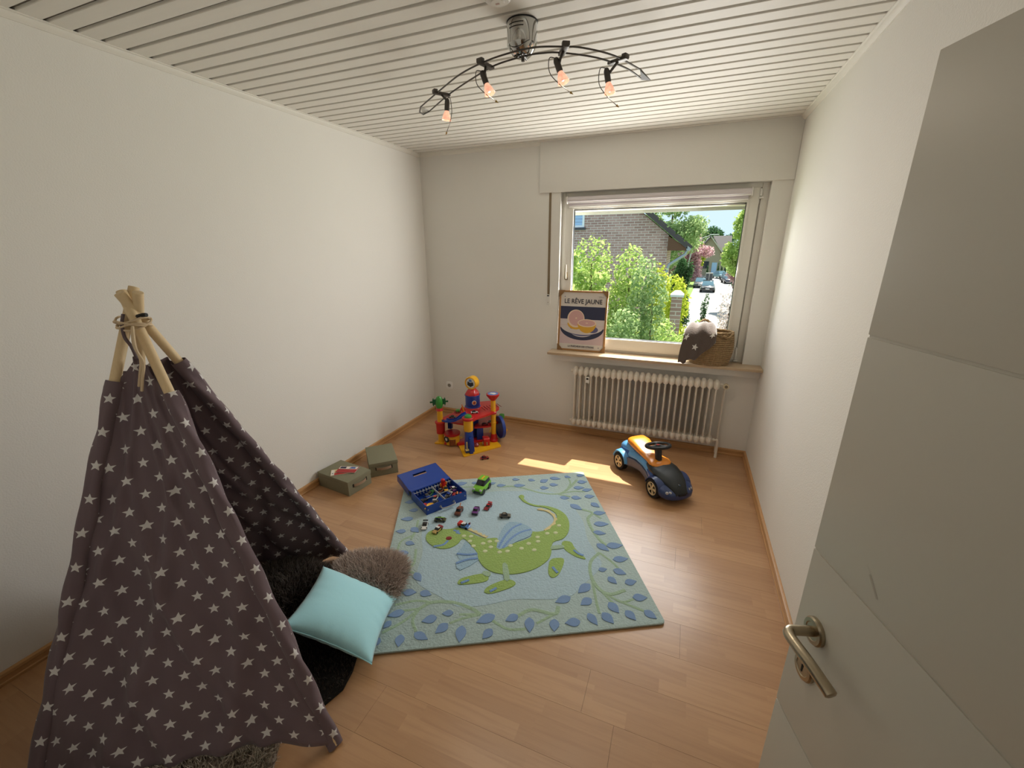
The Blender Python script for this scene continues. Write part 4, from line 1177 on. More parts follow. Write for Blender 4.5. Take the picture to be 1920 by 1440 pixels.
# central tower
tx, ty = 0.745 - GX, 3.47 - GY
B().lathe([(0.05, 0.0), (0.05, 0.30), (0.056, 0.315)], 20, T(tx, ty)).build('tower_core', P_BLU, gar)
B().lathe([(0.072, 0.315), (0.074, 0.33), (0.074, 0.335), (0.068, 0.338), (0.068, 0.438), (0.073, 0.440), (0.073, 0.448), (0.05, 0.449)], 28, T(tx, ty)).build('tower_drum', P_BLU, gar)
B().lathe([(0.084, 0.312), (0.08, 0.322), (0.07, 0.334)], 28, T(tx, ty)).build('tower_collar', P_RED, gar)
B().lathe([(0.070, 0.447), (0.069, 0.462), (0.036, 0.503), (0.03, 0.506)], 8, T(tx, ty)).build('tower_roof', P_RED, gar)
ca = math.atan2(0.152 - 3.47, 2.483 - 0.745)
MD = T(tx + 0.068 * math.cos(ca + 0.2), ty + 0.068 * math.sin(ca + 0.2), 0.385) @ T(rz=ca + 0.2 + math.pi / 2) @ T(rx=math.pi / 2)
d_ = B().lathe([(0.0215, 0), (0.0215, 0.0018), (0.0005, 0.0018)], 24, MD).build('emblem', P_WHT, gar)
B().lathe([(0.017, 0.0018), (0.017, 0.0026), (0.0005, 0.0026)], 24, MD).build('emblem_ring', P_ORG, d_)
B().prism([(-0.008, -0.008), (0.004, -0.012), (0.010, 0.004), (0.002, 0.013), (-0.003, 0.002)], 0.0026, 0.0032, MD).build('emblem_flame', P_MAR, d_)
# clock wheel on the tower
wa = ca - 0.55
MW = T(tx, ty, 0.562) @ T(rz=wa + math.pi / 2) @ T(rx=math.pi / 2)
wl_ = B().lathe([(0.055, -0.034), (0.0605, -0.03), (0.0605, 0.03), (0.056, 0.036), (0.050, 0.034), (0.048, 0.026), (0.0005, 0.026)], 32, MW).build('clock_drum', P_YEL, gar)
B().lathe([(0.046, 0.026), (0.046, 0.0275), (0.0005, 0.0275)], 28, MW).build('clock_face', P_WHT, wl_)
B().prism([(-0.035, -0.02), (0.0, -0.036), (0.032, -0.018), (0.028, 0.012), (-0.004, 0.004), (-0.03, 0.016)], 0.0275, 0.0282, MW).build('face_print', P_BLK, wl_)
B().prism([(-0.02, 0.014), (0.018, 0.012), (0.01, 0.034), (-0.012, 0.036)], 0.0275, 0.0282, MW).build('face_print', P_SKY, wl_)
B().lathe([(0.03, 0.49), (0.028, 0.52)], 16, T(tx, ty)).build('clock_neck', P_YEL, gar)
# right tall pole with viewing funnel
px, py = gp(0.957, 3.467)
B().lathe([(0.042, 0.012), (0.042, 0.03), (0.03, 0.04), (0.026, 0.085)], 16, T(px, py)).build('pole_foot', P_RED, gar)
B().lathe([(0.023, 0.08), (0.023, 0.19), (0.026, 0.192), (0.026, 0.20), (0.023, 0.202), (0.023, 0.425)], 18, T(px, py)).build('tall_pole', P_YEL, gar)
B().lathe([(0.027, 0.283), (0.031, 0.288), (0.031, 0.303), (0.027, 0.308)], 18, T(px, py)).build('pole_ring', P_RED, gar)
fn = B().lathe([(0.024, 0.418), (0.028, 0.424), (0.062, 0.468), (0.064, 0.478), (0.058, 0.482), (0.0005, 0.480)], 8, T(px, py)).build('lookout_funnel', P_RED, gar)
B().lathe([(0.050, 0.4805), (0.050, 0.4822), (0.0005, 0.4822)], 24, T(px, py)).build('funnel_top', P_SKY, fn)
B().prism([(-0.03, -0.012), (0.02, -0.022), (0.034, 0.006), (0.008, 0.022), (-0.024, 0.014)], 0.4822, 0.4828, T(px, py)).build('funnel_print', P_WHT, fn)
# left pole with propeller top
px, py = gp(0.503, 3.272)
B().lathe([(0.04, 0.10), (0.042, 0.20), (0.05, 0.204), (0.05, 0.214), (0.03, 0.216)], 16, T(px, py)).build('red_column', P_RED, gar)
B().lathe([(0.030, 0.012), (0.026, 0.105)], 14, T(px, py)).build('column_foot', P_YEL, gar)
B().lathe([(0.027, 0.212), (0.026, 0.318), (0.030, 0.322), (0.030, 0.328)], 16, T(px, py)).build('yellow_column', P_YEL, gar)
B().lathe([(0.034, 0.326), (0.030, 0.338), (0.026, 0.350)], 16, T(px, py)).build('red_cap', P_RED, gar)
B().lathe([(0.026, 0.348), (0.034, 0.375), (0.036, 0.40), (0.032, 0.435), (0.018, 0.458), (0.0005, 0.462)], 10, T(px, py)).build('green_cactus', P_GRN, gar)
ca2 = math.atan2(0.152 - 3.272, 2.483 - 0.503) + math.pi / 2
b = B()
for s in (-1, 1):
    Mg = T(px, py, 0.408, rz=ca2)
    b.cbox((0.045 * s, 0, 0), (0.03, 0.016, 0.05), Mg).cbox((0.068 * s, 0, 0), (0.03, 0.014, 0.014), Mg).cbox((0.052 * s, 0, 0), (0.010, 0.016, 0.072), Mg)
b.build('side_arms', P_DGR, gar, bevel=0.003)
# workshop under the left deck
px, py = gp(0.615, 3.285)
B().lathe([(0.068, 0.012), (0.068, 0.10), (0.066, 0.103)], 22, T(px, py)).build('workshop_wall', P_YEL, gar)
B().lathe([(0.075, 0.10), (0.075, 0.116), (0.0005, 0.118)], 26, T(px, py)).build('workshop_roof', P_RED, gar)
wa2 = math.atan2(0.152 - 3.285, 2.483 - 0.615)
MDr = T(px, py, 0, rz=wa2)
B().box(0.058, 0.0705, -0.03, 0.03, 0.012, 0.07, MDr).build('workshop_door', P_BRN, gar, bevel=0.002)
b = B()
for q in range(-2, 3):
    b.box(0.070, 0.0725, q * 0.012 - 0.0015, q * 0.012 + 0.0015, 0.014, 0.068, MDr)
b.build('door_slats', P_ORG, gar)
MTi = T(px, py, 0.07, rz=wa2 - 0.85) @ T(0.07, 0, 0) @ T(ry=math.pi / 2)
ti = B().torus(0.022, 0.009, 24, 8, MTi).build('tyre_sign', P_BLK, gar)
B().lathe([(0.016, 0.0), (0.016, 0.004), (0.0005, 0.006)], 20, MTi).build('tyre_hub', P_WHT, ti)
B().prof([(-0.012, 0.012), (0.012, 0.012), (0.006, 0.05), (-0.006, 0.05)], -0.006, 0.006, T(0.575 - GX, 3.205 - GY + 0.02, 0, rz=0.4)).build('fuel_pump', P_RED, gar, bevel=0.002)
# front blue car lift and yellow drum
px, py = gp(0.843, 3.185)
B().prof([(-0.042, 0.012), (0.042, 0.012), (0.036, 0.15), (0.030, 0.215), (-0.030, 0.215), (-0.036, 0.15)], -0.034, 0.016, T(px, py, rz=0.75)).build('lift_tower', P_BLU, gar, bevel=0.005)
B().prof([(-0.016, 0.012), (0.016, 0.012), (0.016, 0.15), (0.008, 0.165), (-0.016, 0.165)], -0.052, -0.032, T(px + 0.012, py - 0.006, rz=0.75)).build('lift_shaft', P_BLU, gar, bevel=0.003)
b = B()
for q in range(10):
    b.cbox((0.0165, -0.050, 0.03 + q * 0.012), (0.004, 0.006, 0.005), T(px + 0.012, py - 0.006, rz=0.75))
b.build('lift_teeth', P_BLU, gar)
b = B().cbox((-0.030, -0.040, 0.085), (0.010, 0.010, 0.075), T(px, py, rz=0.75)).cbox((-0.030, -0.048, 0.05), (0.030, 0.026, 0.008), T(px, py, rz=0.75))
b.build('lift_cabin', plastic('toy_pale_yellow', (222, 206, 140)), gar)
B().lathe([(0.040, 0.212), (0.042, 0.222), (0.042, 0.312), (0.047, 0.318)], 12, T(px, py)).build('yellow_drum', P_YEL, gar)
B().lathe([(0.050, 0.316), (0.053, 0.322), (0.053, 0.336), (0.048, 0.340), (0.0005, 0.342)], 24, T(px, py)).build('drum_rim', P_RED, gar)
B().lathe([(0.034, 0.341), (0.030, 0.355), (0.018, 0.364), (0.0005, 0.366)], 20, T(px, py)).build('green_button', P_GRN, gar)
px2, py2 = gp(0.57, 3.50)
B().lathe([(0.028, 0.242), (0.026, 0.256), (0.0005, 0.262)], 18, T(px2, py2)).build('green_button', P_GRN, gar)
px2, py2 = gp(0.985, 3.60)
B().lathe([(0.026, 0.20), (0.024, 0.232), (0.0005, 0.238)], 18, T(px2, py2)).build('green_button', P_GRN, gar)
# blue slide from upper to lower deck
pts = smooth_open([gp(0.775, 3.29) + (0.322,), gp(0.74, 3.25) + (0.305,), gp(0.69, 3.225) + (0.272,), gp(0.62, 3.225) + (0.252,), gp(0.565, 3.245) + (0.246,)], 5)
rg = []
for i, p in enumerate(pts):
    d = np.array(pts[min(i + 1, len(pts) - 1)]) - np.array(pts[max(i - 1, 0)])
    nn = np.array((-d[1], d[0])); nn = nn / np.linalg.norm(nn) * 0.030
    sec_ = []
    for s, z in ((-1, 0.014), (-1, -0.004), (1, -0.004), (1, 0.014), (0.85, 0.014), (0.85, 0.002), (-0.85, 0.002), (-0.85, 0.014)):
        sec_.append((p[0] + nn[0] * s, p[1] + nn[1] * s, p[2] + z))
    rg.append(sec_)
B().rings(rg).build('slide', P_BLU, gar)
# barriers beside the tower
B().tube([gp(0.715, 3.345) + (0.31,), gp(0.70, 3.34) + (0.385,)], [0.009, 0.003], 8).build('cone', P_ORG, gar)
B().tube([gp(0.735, 3.325) + (0.31,), gp(0.725, 3.315) + (0.37,)], [0.004, 0.003], 6).build('mast', P_YEL, gar)
B().prof([(-0.03, 0), (0.03, 0), (0.0, 0.05)], -0.004, 0.004, T(*gp(0.69, 3.37), 0.312, rz=0.5)).build('fence', P_RED, gar)
# blue disc at the right, red kiosk in front
MDk = T(*gp(0.99, 3.545), 0.125, rz=-0.75) @ T(rx=math.pi / 2)
dk = B().lathe([(0.085, -0.014), (0.108, -0.014), (0.108, 0.014), (0.098, 0.016), (0.094, 0.008), (0.0005, 0.008)], 36, MDk).build('lift_disc', P_BLU, gar)
kx, ky = gp(0.925, 3.365)
B().prof([(-0.034, 0.012), (0.034, 0.012), (0.034, 0.075), (0.026, 0.085), (-0.034, 0.085)], -0.028, 0.028, T(kx, ky, rz=-0.9)).build('kiosk', P_RED, gar, bevel=0.003)
b = B()
for q in range(3):
    b.cbox((-0.02 + q * 0.02, -0.030, 0.035), (0.010, 0.006, 0.028), T(kx, ky, rz=0.1))
b.build('kiosk_pumps', P_SIL, gar)
B().lathe([(0.026, 0.012), (0.028, 0.03), (0.016, 0.045), (0.0005, 0.05)], 14, T(*gp(0.855, 3.30))).build('tyre_stack', P_MAR, gar)
B().box(-0.03, 0.03, -0.022, 0.022, 0.03, 0.15, T(*gp(0.835, 3.42), 0, rz=0.6)).build('support_block', P_BLU, gar, bevel=0.003)
B().box(-0.018, 0.018, -0.018, 0.018, 0.118, 0.226, T(*gp(0.555, 3.36), 0)).build('support_block', P_BLU, gar, bevel=0.003)
B().box(-0.012, 0.012, -0.012, 0.012, 0.01, 0.296, T(*gp(0.88, 3.66), 0)).build('support_post', P_BLU, gar, bevel=0.003)
# little cars on the decks
for (x, y, z, dg, cb, lab) in ((0.825, 3.345, 0.316, 35, P_WHT, 'white and black toy car on the garage upper deck'), (0.605, 3.33, 0.244, 10, P_GRY, 'grey-blue toy car on the garage lower deck'), (0.875, 3.45, 0.167, 30, P_MAR, 'dark red toy car on the garage middle deck'), (0.905, 3.52, 0.167, 30, P_SIL, 'silver toy car behind another on the garage middle deck'), (0.90, 3.60, 0.321, 100, P_ORG, 'orange-brown toy car at the back of the garage upper deck')):
    t = toy('toy_car', lab, x, y, z, dg, 'coupe', 0.066, 0.030, 0.024, cb, P_GLS, P_BLK if cb in (P_WHT, P_GRY) else cb, group='toy cars around the garage')

# ---------------------------------------------------------------- ride-on car
R_BLUE = mat('ride_on_blue', (40, 84, 150), 0.3, coat=0.3); R_LBL = mat('ride_on_light_blue', (92, 158, 214), 0.35, coat=0.3)
R_NAVY = mat('ride_on_navy', (34, 56, 104), 0.3, coat=0.3); R_BLK = mat('ride_on_black', (26, 32, 34), 0.45); R_ORG = mat('ride_on_orange', (222, 134, 28), 0.35, coat=0.3)
R_TYR = mat('ride_on_tyre', (18, 18, 19), 0.75); R_RIM = mat('ride_on_rim', (218, 200, 160), 0.35, 0.3); R_GRY = mat('ride_on_grey', (92, 92, 108), 0.5)
fx, fy = 0.646, -0.763
Rm = Vector((2.144, 3.381, 0)); Fm = Vector((2.431, 3.042, 0))
ctr = (Rm + Fm) / 2 + Vector((0.763, 0.646, 0)) * 0.115
rc = thing('ride_on_car', 'blue and black children\'s ride-on car with orange seat', 'ride-on car', ctr, math.atan2(fy, fx))
WBh = 0.222   # half wheelbase
TRK = 0.115   # half track
WRr = 0.072
def sect(x, w, zb, zt, p=2.6, n=20, flat=0.0):
    out = []
    zc, hh = (zb + zt) / 2, (zt - zb) / 2
    for j in range(n):
        a = 2 * math.pi * j / n
        c, s = math.cos(a), math.sin(a)
        out.append((x, w * math.copysign(abs(c) ** (2 / p), c), zc + hh * math.copysign(abs(s) ** (2 / p), s)))
    return out
# narrow waist body
st = [(-0.315, 0.05, 0.085, 0.14), (-0.30, 0.085, 0.07, 0.175), (-0.25, 0.105, 0.06, 0.205), (-0.17, 0.100, 0.07, 0.215), (-0.08, 0.085, 0.085, 0.205), (0.0, 0.080, 0.09, 0.185), (0.08, 0.092, 0.08, 0.180), (0.16, 0.118, 0.06, 0.180), (0.24, 0.124, 0.05, 0.168), (0.31, 0.115, 0.045, 0.135), (0.345, 0.085, 0.045, 0.105), (0.355, 0.05, 0.05, 0.09)]
B().rings([sect(*s) for s in st]).build('body', R_BLUE, rc, ang=50)
# rear tail and side skirts
B().rings([sect(x, w, zb, zt, 2.4) for x, w, zb, zt in ((-0.322, 0.03, 0.12, 0.165), (-0.30, 0.072, 0.12, 0.21), (-0.24, 0.092, 0.13, 0.236), (-0.17, 0.088, 0.14, 0.236), (-0.12, 0.075, 0.15, 0.22))]).build('tail', R_LBL, rc, ang=60)
for s in (-1, 1):
    b = B()
    b.rings([[(x, s * (y0), zb), (x, s * (y0 + 0.012), (zb + zt) / 2 - 0.01), (x, s * (y0 + 0.004), zt), (x, s * (y0 - 0.03), zt), (x, s * (y0 - 0.03), zb)] for x, y0, zb, zt in ((-0.16, 0.112, 0.065, 0.135), (-0.08, 0.098, 0.082, 0.15), (0.0, 0.09, 0.088, 0.145), (0.08, 0.096, 0.075, 0.13), (0.145, 0.115, 0.055, 0.11))])
    b.build('side_skirt', R_GRY, rc, ang=60)
    b = B()
    b.rings([[(x, s * 0.076, zb), (x, s * (yw), zb + 0.004), (x, s * (yw + 0.004), (zb + zt) / 2), (x, s * (yw - 0.008), zt), (x, s * 0.06, zt + 0.012)] for x, yw, zb, zt in ((-0.15, 0.100, 0.14, 0.19), (-0.06, 0.088, 0.15, 0.19), (0.03, 0.086, 0.14, 0.175), (0.12, 0.096, 0.115, 0.15))])
    b.build('side_panel', R_LBL, rc, ang=60)
# fenders over the wheels
def fender(cx, s, m, r0, r1, w0, w1):
    b = B()
    n = 12
    rg = []
    for i in range(n + 1):
        a = math.radians(10 + 160 * i / n)
        ca_, sa_ = math.cos(a), math.sin(a)
        k = math.sin(a)
        rg.append([(cx + r0 * ca_, s * w0, WRr + r0 * sa_), (cx + r0 * ca_, s * w1, WRr + r0 * sa_), (cx + (r1 - 0.006) * ca_, s * (w1 + 0.003), WRr + (r1 - 0.006) * sa_), (cx + r1 * ca_ * 1.02, s * (w1 - 0.012), WRr + r1 * sa_), (cx + (r1 + 0.008) * ca_, s * w0, WRr + (r1 + 0.01) * sa_)])
    b.rings(rg)
    return b.build('fender', m, rc, ang=50)
for s in (-1, 1):
    fender(-WBh, s, R_LBL, 0.078, 0.096, 0.05, 0.135)
    fender(WBh, s, R_NAVY, 0.077, 0.088, 0.06, 0.138)
# nose skin, hood
B().rings([sect(x, w, zb, zt, 3.0) for x, w, zb, zt in ((0.285, 0.138, 0.035, 0.142), (0.31, 0.138, 0.035, 0.132), (0.345, 0.122, 0.036, 0.112), (0.37, 0.092, 0.04, 0.095), (0.380, 0.05, 0.045, 0.08))]).build('nose', R_NAVY, rc, ang=60)
hood = B()
hs = [(0.06, 0.080, 0.200), (0.12, 0.104, 0.198), (0.18, 0.110, 0.193), (0.24, 0.102, 0.180), (0.30, 0.084, 0.156), (0.345, 0.064, 0.124), (0.378, 0.050, 0.096)]
hood.rings([[(x, -w, z - 0.016), (x, -w * 0.9, z - 0.003), (x, -w * 0.5, z + 0.005), (x, 0, z + 0.008), (x, w * 0.5, z + 0.005), (x, w * 0.9, z - 0.003), (x, w, z - 0.016), (x, w * 0.9, z - 0.05), (x, -w * 0.9, z - 0.05)] for x, w, z in hs])
hood = hood.build('hood', R_BLK, rc, ang=50)
# seat: saddle
seat = B()
ss = [(-0.235, 0.055, 0.235, 0.262), (-0.20, 0.082, 0.225, 0.288), (-0.14, 0.088, 0.215, 0.288), (-0.07, 0.080, 0.20, 0.262), (0.0, 0.068, 0.185, 0.232), (0.05, 0.074, 0.185, 0.225), (0.10, 0.088, 0.185, 0.224), (0.135, 0.084, 0.188, 0.212), (0.155, 0.06, 0.19, 0.202)]
seat.rings([sect(x, w, zb, zt, 3.2) for x, w, zb, zt in ss])
seat = seat.build('seat', R_ORG, rc, ang=60)
sc = B().cyl((0.095, 0, 0.215), (0.075, 0, 0.30), 0.024, 0.028, 16).build('steering_column', R_BLK, rc)
MSW = T(0.070, 0, 0.322, ry=math.radians(-14))
sw = B().torus(0.084, 0.0135, 32, 10, MSW).build('steering_wheel', R_BLK, rc)
b = B().cyl((0, 0, -0.012), (0, 0, 0.008), 0.028, 0.024, 20, MSW)
for a in (0.4, math.pi - 0.4, -math.pi / 2):
    b.tube([(0, 0, 0), (0.082 * math.cos(a), 0.082 * math.sin(a), 0)], 0.010, 8, MSW)
b.build('steering_spokes', R_BLK, sw)
B().lathe([(0.014, 0.008), (0.014, 0.0095), (0.0005, 0.0095)], 20, MSW).build('horn_button', P_RED, sw)
# wheels
tyre = B().lathe([(0.050, -0.026), (0.066, -0.027), (0.0715, -0.02), (WRr, 0.0), (0.0715, 0.02), (0.066, 0.027), (0.052, 0.026), (0.050, 0.016), (0.0005, 0.012)], 28).build('tyre', R_TYR, None)
rim = B()
rim.torus(0.0465, 0.005, 28, 8, T(z=0.022))
rim.lathe([(0.012, 0.014), (0.012, 0.026), (0.006, 0.028), (0.0005, 0.028)], 14)
for q in range(5):
    a = 2 * math.pi * q / 5
    rim.prism([(0.008, -0.006), (0.044, -0.011), (0.046, 0.011), (0.008, 0.006)], 0.014, 0.0245, T(rz=a))
rim = rim.build('rim', R_RIM, None, bevel=0.0015, seg=1)
COL.objects.unlink(tyre); COL.objects.unlink(rim)
for sx in (-1, 1):
    for s in (-1, 1):
        Mw = T(sx * WBh, s * TRK, WRr, rx=-s * math.pi / 2)
        ty_ = dup(tyre, rc, Mw)
        dup(rim, ty_, I4)
b = B()
for sx in (-1, 1):
    b.cyl((sx * WBh, -0.10, WRr), (sx * WBh, 0.10, WRr), 0.008, n=10)
b.build('axles', R_TYR, rc)
for s in (-1, 1):
    for k, (dx, dy) in enumerate(((0.0, 0.0), (-0.006, 0.022))):
        Mh = T(0.352 + dx, s * (0.082 + dy), 0.098, rz=s * 0.55) @ T(ry=math.radians(60))
        B().lathe([(0.011, -0.004), (0.011, 0.002), (0.008, 0.0045), (0.0005, 0.0055)], 16, Mh).build('headlight', P_SIL, rc)
B().cbox((0.376, 0, 0.084), (0.02, 0.06, 0.016), T(ry=0)).build('grille', R_TYR, rc, bevel=0.003)
eb = B().lathe([(0.0085, 0), (0.0085, 0.0016), (0.0005, 0.002)], 20, T(0.338, 0, 0.1375, ry=math.radians(37))).build('emblem', P_BLK, hood)
B().prism([(0.0005, 0.0005), (0.006, 0.0005), (0.0045, 0.0045), (0.0005, 0.006)], 0.002, 0.0024, T(0.338, 0, 0.1375, ry=math.radians(37))).build('emblem_field', P_SKY, eb)
B().prism([(-0.0005, -0.0005), (-0.006, -0.0005), (-0.0045, -0.0045), (-0.0005, -0.006)], 0.002, 0.0024, T(0.338, 0, 0.1375, ry=math.radians(37))).build('emblem_field', P_WHT, eb)

# ---------------------------------------------------------------- poster on the sill
po = thing('framed_print', 'framed fruit print on the left end of the window sill', 'poster', (1.634, 3.968, 0.8235), 0.0)
po.rotation_euler = (math.radians(-3.6), 0, 0)
pwid, phei = 0.445, 0.552
M_FRM = mat('oak_frame', (168, 124, 74), 0.5, vary=0.15, vscale=25)
M_CARD = mat('kraft_corner', (142, 108, 70), 0.9)
M_PAPER = mat('print_paper', (222, 214, 206), 0.75)
M_NAVY = mat('print_navy', (54, 58, 84), 0.75); M_PINK = mat('print_pink', (214, 170, 166), 0.75); M_RIND = mat('print_rind_yellow', (222, 172, 62), 0.75); M_PITH = mat('print_pith', (236, 214, 190), 0.75)
M_PLATE = mat('print_plate', (216, 206, 204), 0.75); M_SHD = mat('print_shadow_blue', (96, 96, 136), 0.75); M_TABLE = mat('print_table_pink', (214, 190, 192), 0.75); M_INK = mat('print_ink', (48, 48, 62), 0.75)
b = B(); rect_frame(b, -pwid / 2, pwid / 2, 0, phei, (0.016,) * 4, -0.006, 0.014)
b.build('frame', M_FRM, po, bevel=0.002)
B().box(-pwid / 2 + 0.01, pwid / 2 - 0.01, 0.0, 0.01, 0.01, phei - 0.01).build('print_sheet', M_PAPER, po)
MP = T(0, -0.0002, 0) @ T(rx=math.pi / 2)     # x right, y up, z toward the room
def pp(name, poly, m, lay, parent=po):
    return B().prism(poly, 0.0003 * lay, 0.0003 * lay + 0.0002, MP).build(name, m, parent)
xl, xr = -pwid / 2 + 0.017, pwid / 2 - 0.017
def ell(cx, cy, rx, ry, n=36, a0=0, a1=2 * math.pi):
    return [(cx + rx * math.cos(a0 + (a1 - a0) * i / n), cy + ry * math.sin(a0 + (a1 - a0) * i / n)) for i in range(n + (0 if abs(a1 - a0 - 2 * math.pi) < 1e-6 else 1))]
pp('table_field', [(xl, 0.065), (xr, 0.065), (xr, 0.41), (xl, 0.41)], M_TABLE, 1)
pp('navy_field', [(xl, 0.295), (xr, 0.295), (xr, 0.41), (xl, 0.41)], M_NAVY, 2)
pp('plate_back', [(xl, 0.24), (xr, 0.24), (xr, 0.293), (xl, 0.293)], M_PLATE, 2)
pp('plate_shadow', ell(0.0, 0.215, 0.203, 0.112, 40, math.pi, 2 * math.pi), M_NAVY, 3)
pp('plate_underside', ell(0.0, 0.222, 0.13, 0.09, 40, math.pi, 2 * math.pi), M_PLATE, 4)
pp('plate_lip_shadow', ell(0.0, 0.23, 0.16, 0.088, 40, math.pi, 2 * math.pi), M_SHD, 5)
pp('plate', ell(0.0, 0.236, 0.202, 0.082, 40, math.pi, 2 * math.pi), M_PLATE, 6)
pp('fruit_shadow', ell(0.10, 0.205, 0.052, 0.030), M_SHD, 7)
pp('fruit_shadow', ell(-0.06, 0.214, 0.05, 0.012), M_BNVY, 7)
pp('back_half_rind', ell(-0.058, 0.258, 0.078, 0.058, 30, math.pi, 2 * math.pi), M_RIND, 8)
pp('back_half_pith', ell(-0.058, 0.300, 0.080, 0.082), M_PITH, 9)
pp('back_half_flesh', ell(-0.055, 0.304, 0.069, 0.070), M_PINK, 10)
pp('front_half_rind', ell(0.046, 0.262, 0.086, 0.090, 30, math.pi, 2 * math.pi), M_RIND, 11)
pp('front_half_pith', ell(0.046, 0.263, 0.086, 0.036), M_PITH, 12)
pp('front_half_flesh', ell(0.046, 0.264, 0.076, 0.028), M_PINK, 13)
for cx, cy, rx, ry in ((-0.055, 0.304, 0.008, 0.008), (0.046, 0.264, 0.012, 0.004)):
    pp('fruit_core', ell(cx, cy, rx, ry, 14), M_PITH, 14)
MT_ = lambda x, y: T(x, -0.0022, y) @ T(rx=math.pi / 2)
text_mesh('title', 'LE R\u00caVE JAUNE', 0.058, M_INK, po, MT_(0, 0.455), width=0.345)
text_mesh('caption', 'LA FRA\u00ceCHEUR DES CITRONS', 0.023, M_INK, po, MT_(0.0, 0.041), width=0.245)
text_mesh('signature', '17/11', 0.022, mat('pencil_grey', (130, 130, 132), 0.8), po, MT_(0.165, 0.497))
for x, y in ((-0.17, 0.497), (0.165, 0.041)):
    pp('pin', ell(x, y, 0.004, 0.005, 10), M_SHD, 3)
for sx in (-1, 1):
    for y0, sy in ((-0.002, 1), (phei + 0.002, -1)):
        cx = sx * (pwid / 2 + 0.002)
        o = B().prism([(cx, y0), (cx - sx * 0.058, y0), (cx - sx * 0.045, y0 + sy * 0.018), (cx - sx * 0.018, y0 + sy * 0.05), (cx, y0 + sy * 0.062)], 0.0058, 0.0085, MP)
        o.box(min(cx, cx - sx * 0.002), max(cx, cx - sx * 0.002), -0.008, 0.016, min(y0, y0 + sy * 0.06), max(y0, y0 + sy * 0.06))
        o.build('corner_guard', M_CARD, po)

# ---------------------------------------------------------------- basket with blanket
M_SEA = mat('seagrass', (150, 124, 88), 0.9, bump=1.0, bscale=70, vary=0.45, vscale=75, stretch=(1, 1, 0.5))
bas = thing('seagrass_basket', 'round woven seagrass basket on the window sill', 'basket', (2.728, 3.922, 0.8235))
b = B()
nr = 16
def brad(z):
    return 0.138 + 0.02 * math.sin(math.pi * min(1, z / 0.28)) + 0.01 * z / 0.28
for i in range(nr):
    z = 0.009 + i * 0.0172
    rr_ = brad(z)
    pts = []
    for j in range(40):
        a = 2 * math.pi * j / 40
        wv = 0.0034 * math.sin(20 * a + math.pi * (i % 2))
        pts.append(((rr_ + wv) * math.cos(a), (rr_ + wv) * 0.70 * math.sin(a), z + 0.0015 * math.sin(13 * a + i)))
    b.tube(pts, 0.0098, 6, closed=True)
b.build('woven_wall', M_SEA, bas)
B().lathe([(0.125, 0.004), (0.0005, 0.004)], 30, sx=1, sy=0.7, cap=False).build('base', M_SEA, bas)
b = B()
for s in (1, -1):
    pts = []
    a0, a1 = (math.radians(92), math.radians(140)) if s > 0 else (math.radians(-95), math.radians(-30))
    if s > 0:
        path = [(-0.115, 0.062, 0.245), (-0.105, 0.072, 0.315), (-0.065, 0.080, 0.345), (-0.02, 0.09, 0.315), (0.0, 0.096, 0.245)]
    else:
        path = [(0.05, -0.102, 0.235), (0.075, -0.115, 0.25), (0.11, -0.10, 0.235), (0.14, -0.062, 0.262), (0.145, -0.03, 0.24)]
    pts = smooth_open(path, 6)
    for q in range(2):
        b.tube([(p[0] + 0.005 * math.cos(i * 1.1 + q * math.pi), p[1] + 0.004 * math.sin(i * 1.1 + q * math.pi), p[2] + 0.004 * math.cos(i * 1.1 + q * math.pi)) for i, p in enumerate(pts)], 0.0065, 6)
b.build('rope_handles', M_SEA, bas)
# blanket hanging over the left of the basket
M_BLK = mat('grey_brown_fleece', (92, 80, 74), 0.95, bump=0.35, bscale=120, vary=0.08, vscale=30, sheen=0.6, spec=0.1)
M_BST = mat('fleece_star_white', (222, 218, 212), 0.95, sheen=0.3)
bk = thing('fleece_blanket', 'grey-brown fleece blanket with white stars spilling over the basket', 'blanket', (2.640, 3.905, 0.8235))
def blk(u, v):
    # u across (left-right), v from inside the basket over the rim down the front
    x = -0.118 + 0.225 * u
    a = v * 1.0
    if v < 0.45:
        t = v / 0.45
        y = 0.075 - 0.155 * t
        z = 0.255 + 0.085 * math.sin(math.pi * (0.25 + 0.45 * t)) - 0.01 * t
    else:
        t = (v - 0.45) / 0.55
        y = -0.080 - 0.045 * math.sin(min(1, t * 3) * math.pi / 2) - 0.012 * t
        z = 0.255 + 0.085 * math.sin(math.pi * 0.7) - 0.01 - 0.265 * t ** 1.15 * (1 - 0.62 * max(0, u - 0.45) / 0.55 * 1.0)
    ed = math.sin(math.pi * min(1, max(0, u)))
    z += 0.045 * (ed ** 0.6 - 1) * (1 - 0.5 * v) + 0.008 * math.sin(9 * u + 5 * v) + 0.006 * math.sin(17 * u - 4 * v)
    y += 0.010 * math.sin(11 * u + 2 * v) * v - 0.018 * (1 - u) * v
    x += 0.02 * math.sin(4 * v + 1) * (1 - u) - 0.03 * v * (1 - u) * 0.4
    return (x, y, max(z, 0.006))
o = B().grid(blk, 34, 44).build('fleece', M_BLK, bk, ang=180)
md = o.modifiers.new('thick', 'SOLIDIFY'); md.thickness = 0.007; md.offset = 1
b = B().tube(smooth_open([(-0.125, -0.07, 0.085), (-0.128, -0.09, 0.05), (-0.115, -0.095, 0.02), (-0.10, -0.085, 0.024), (-0.105, -0.065, 0.07)], 4), [0.014] * 17, 10)
b.build('folded_corner', M_BLK, bk)
def star5(cx, cy, R, rot=0.0):
    return [(cx + (R if i % 2 == 0 else R * 0.42) * math.sin(rot + math.pi * i / 5), cy + (R if i % 2 == 0 else R * 0.42) * math.cos(rot + math.pi * i / 5)) for i in range(10)]
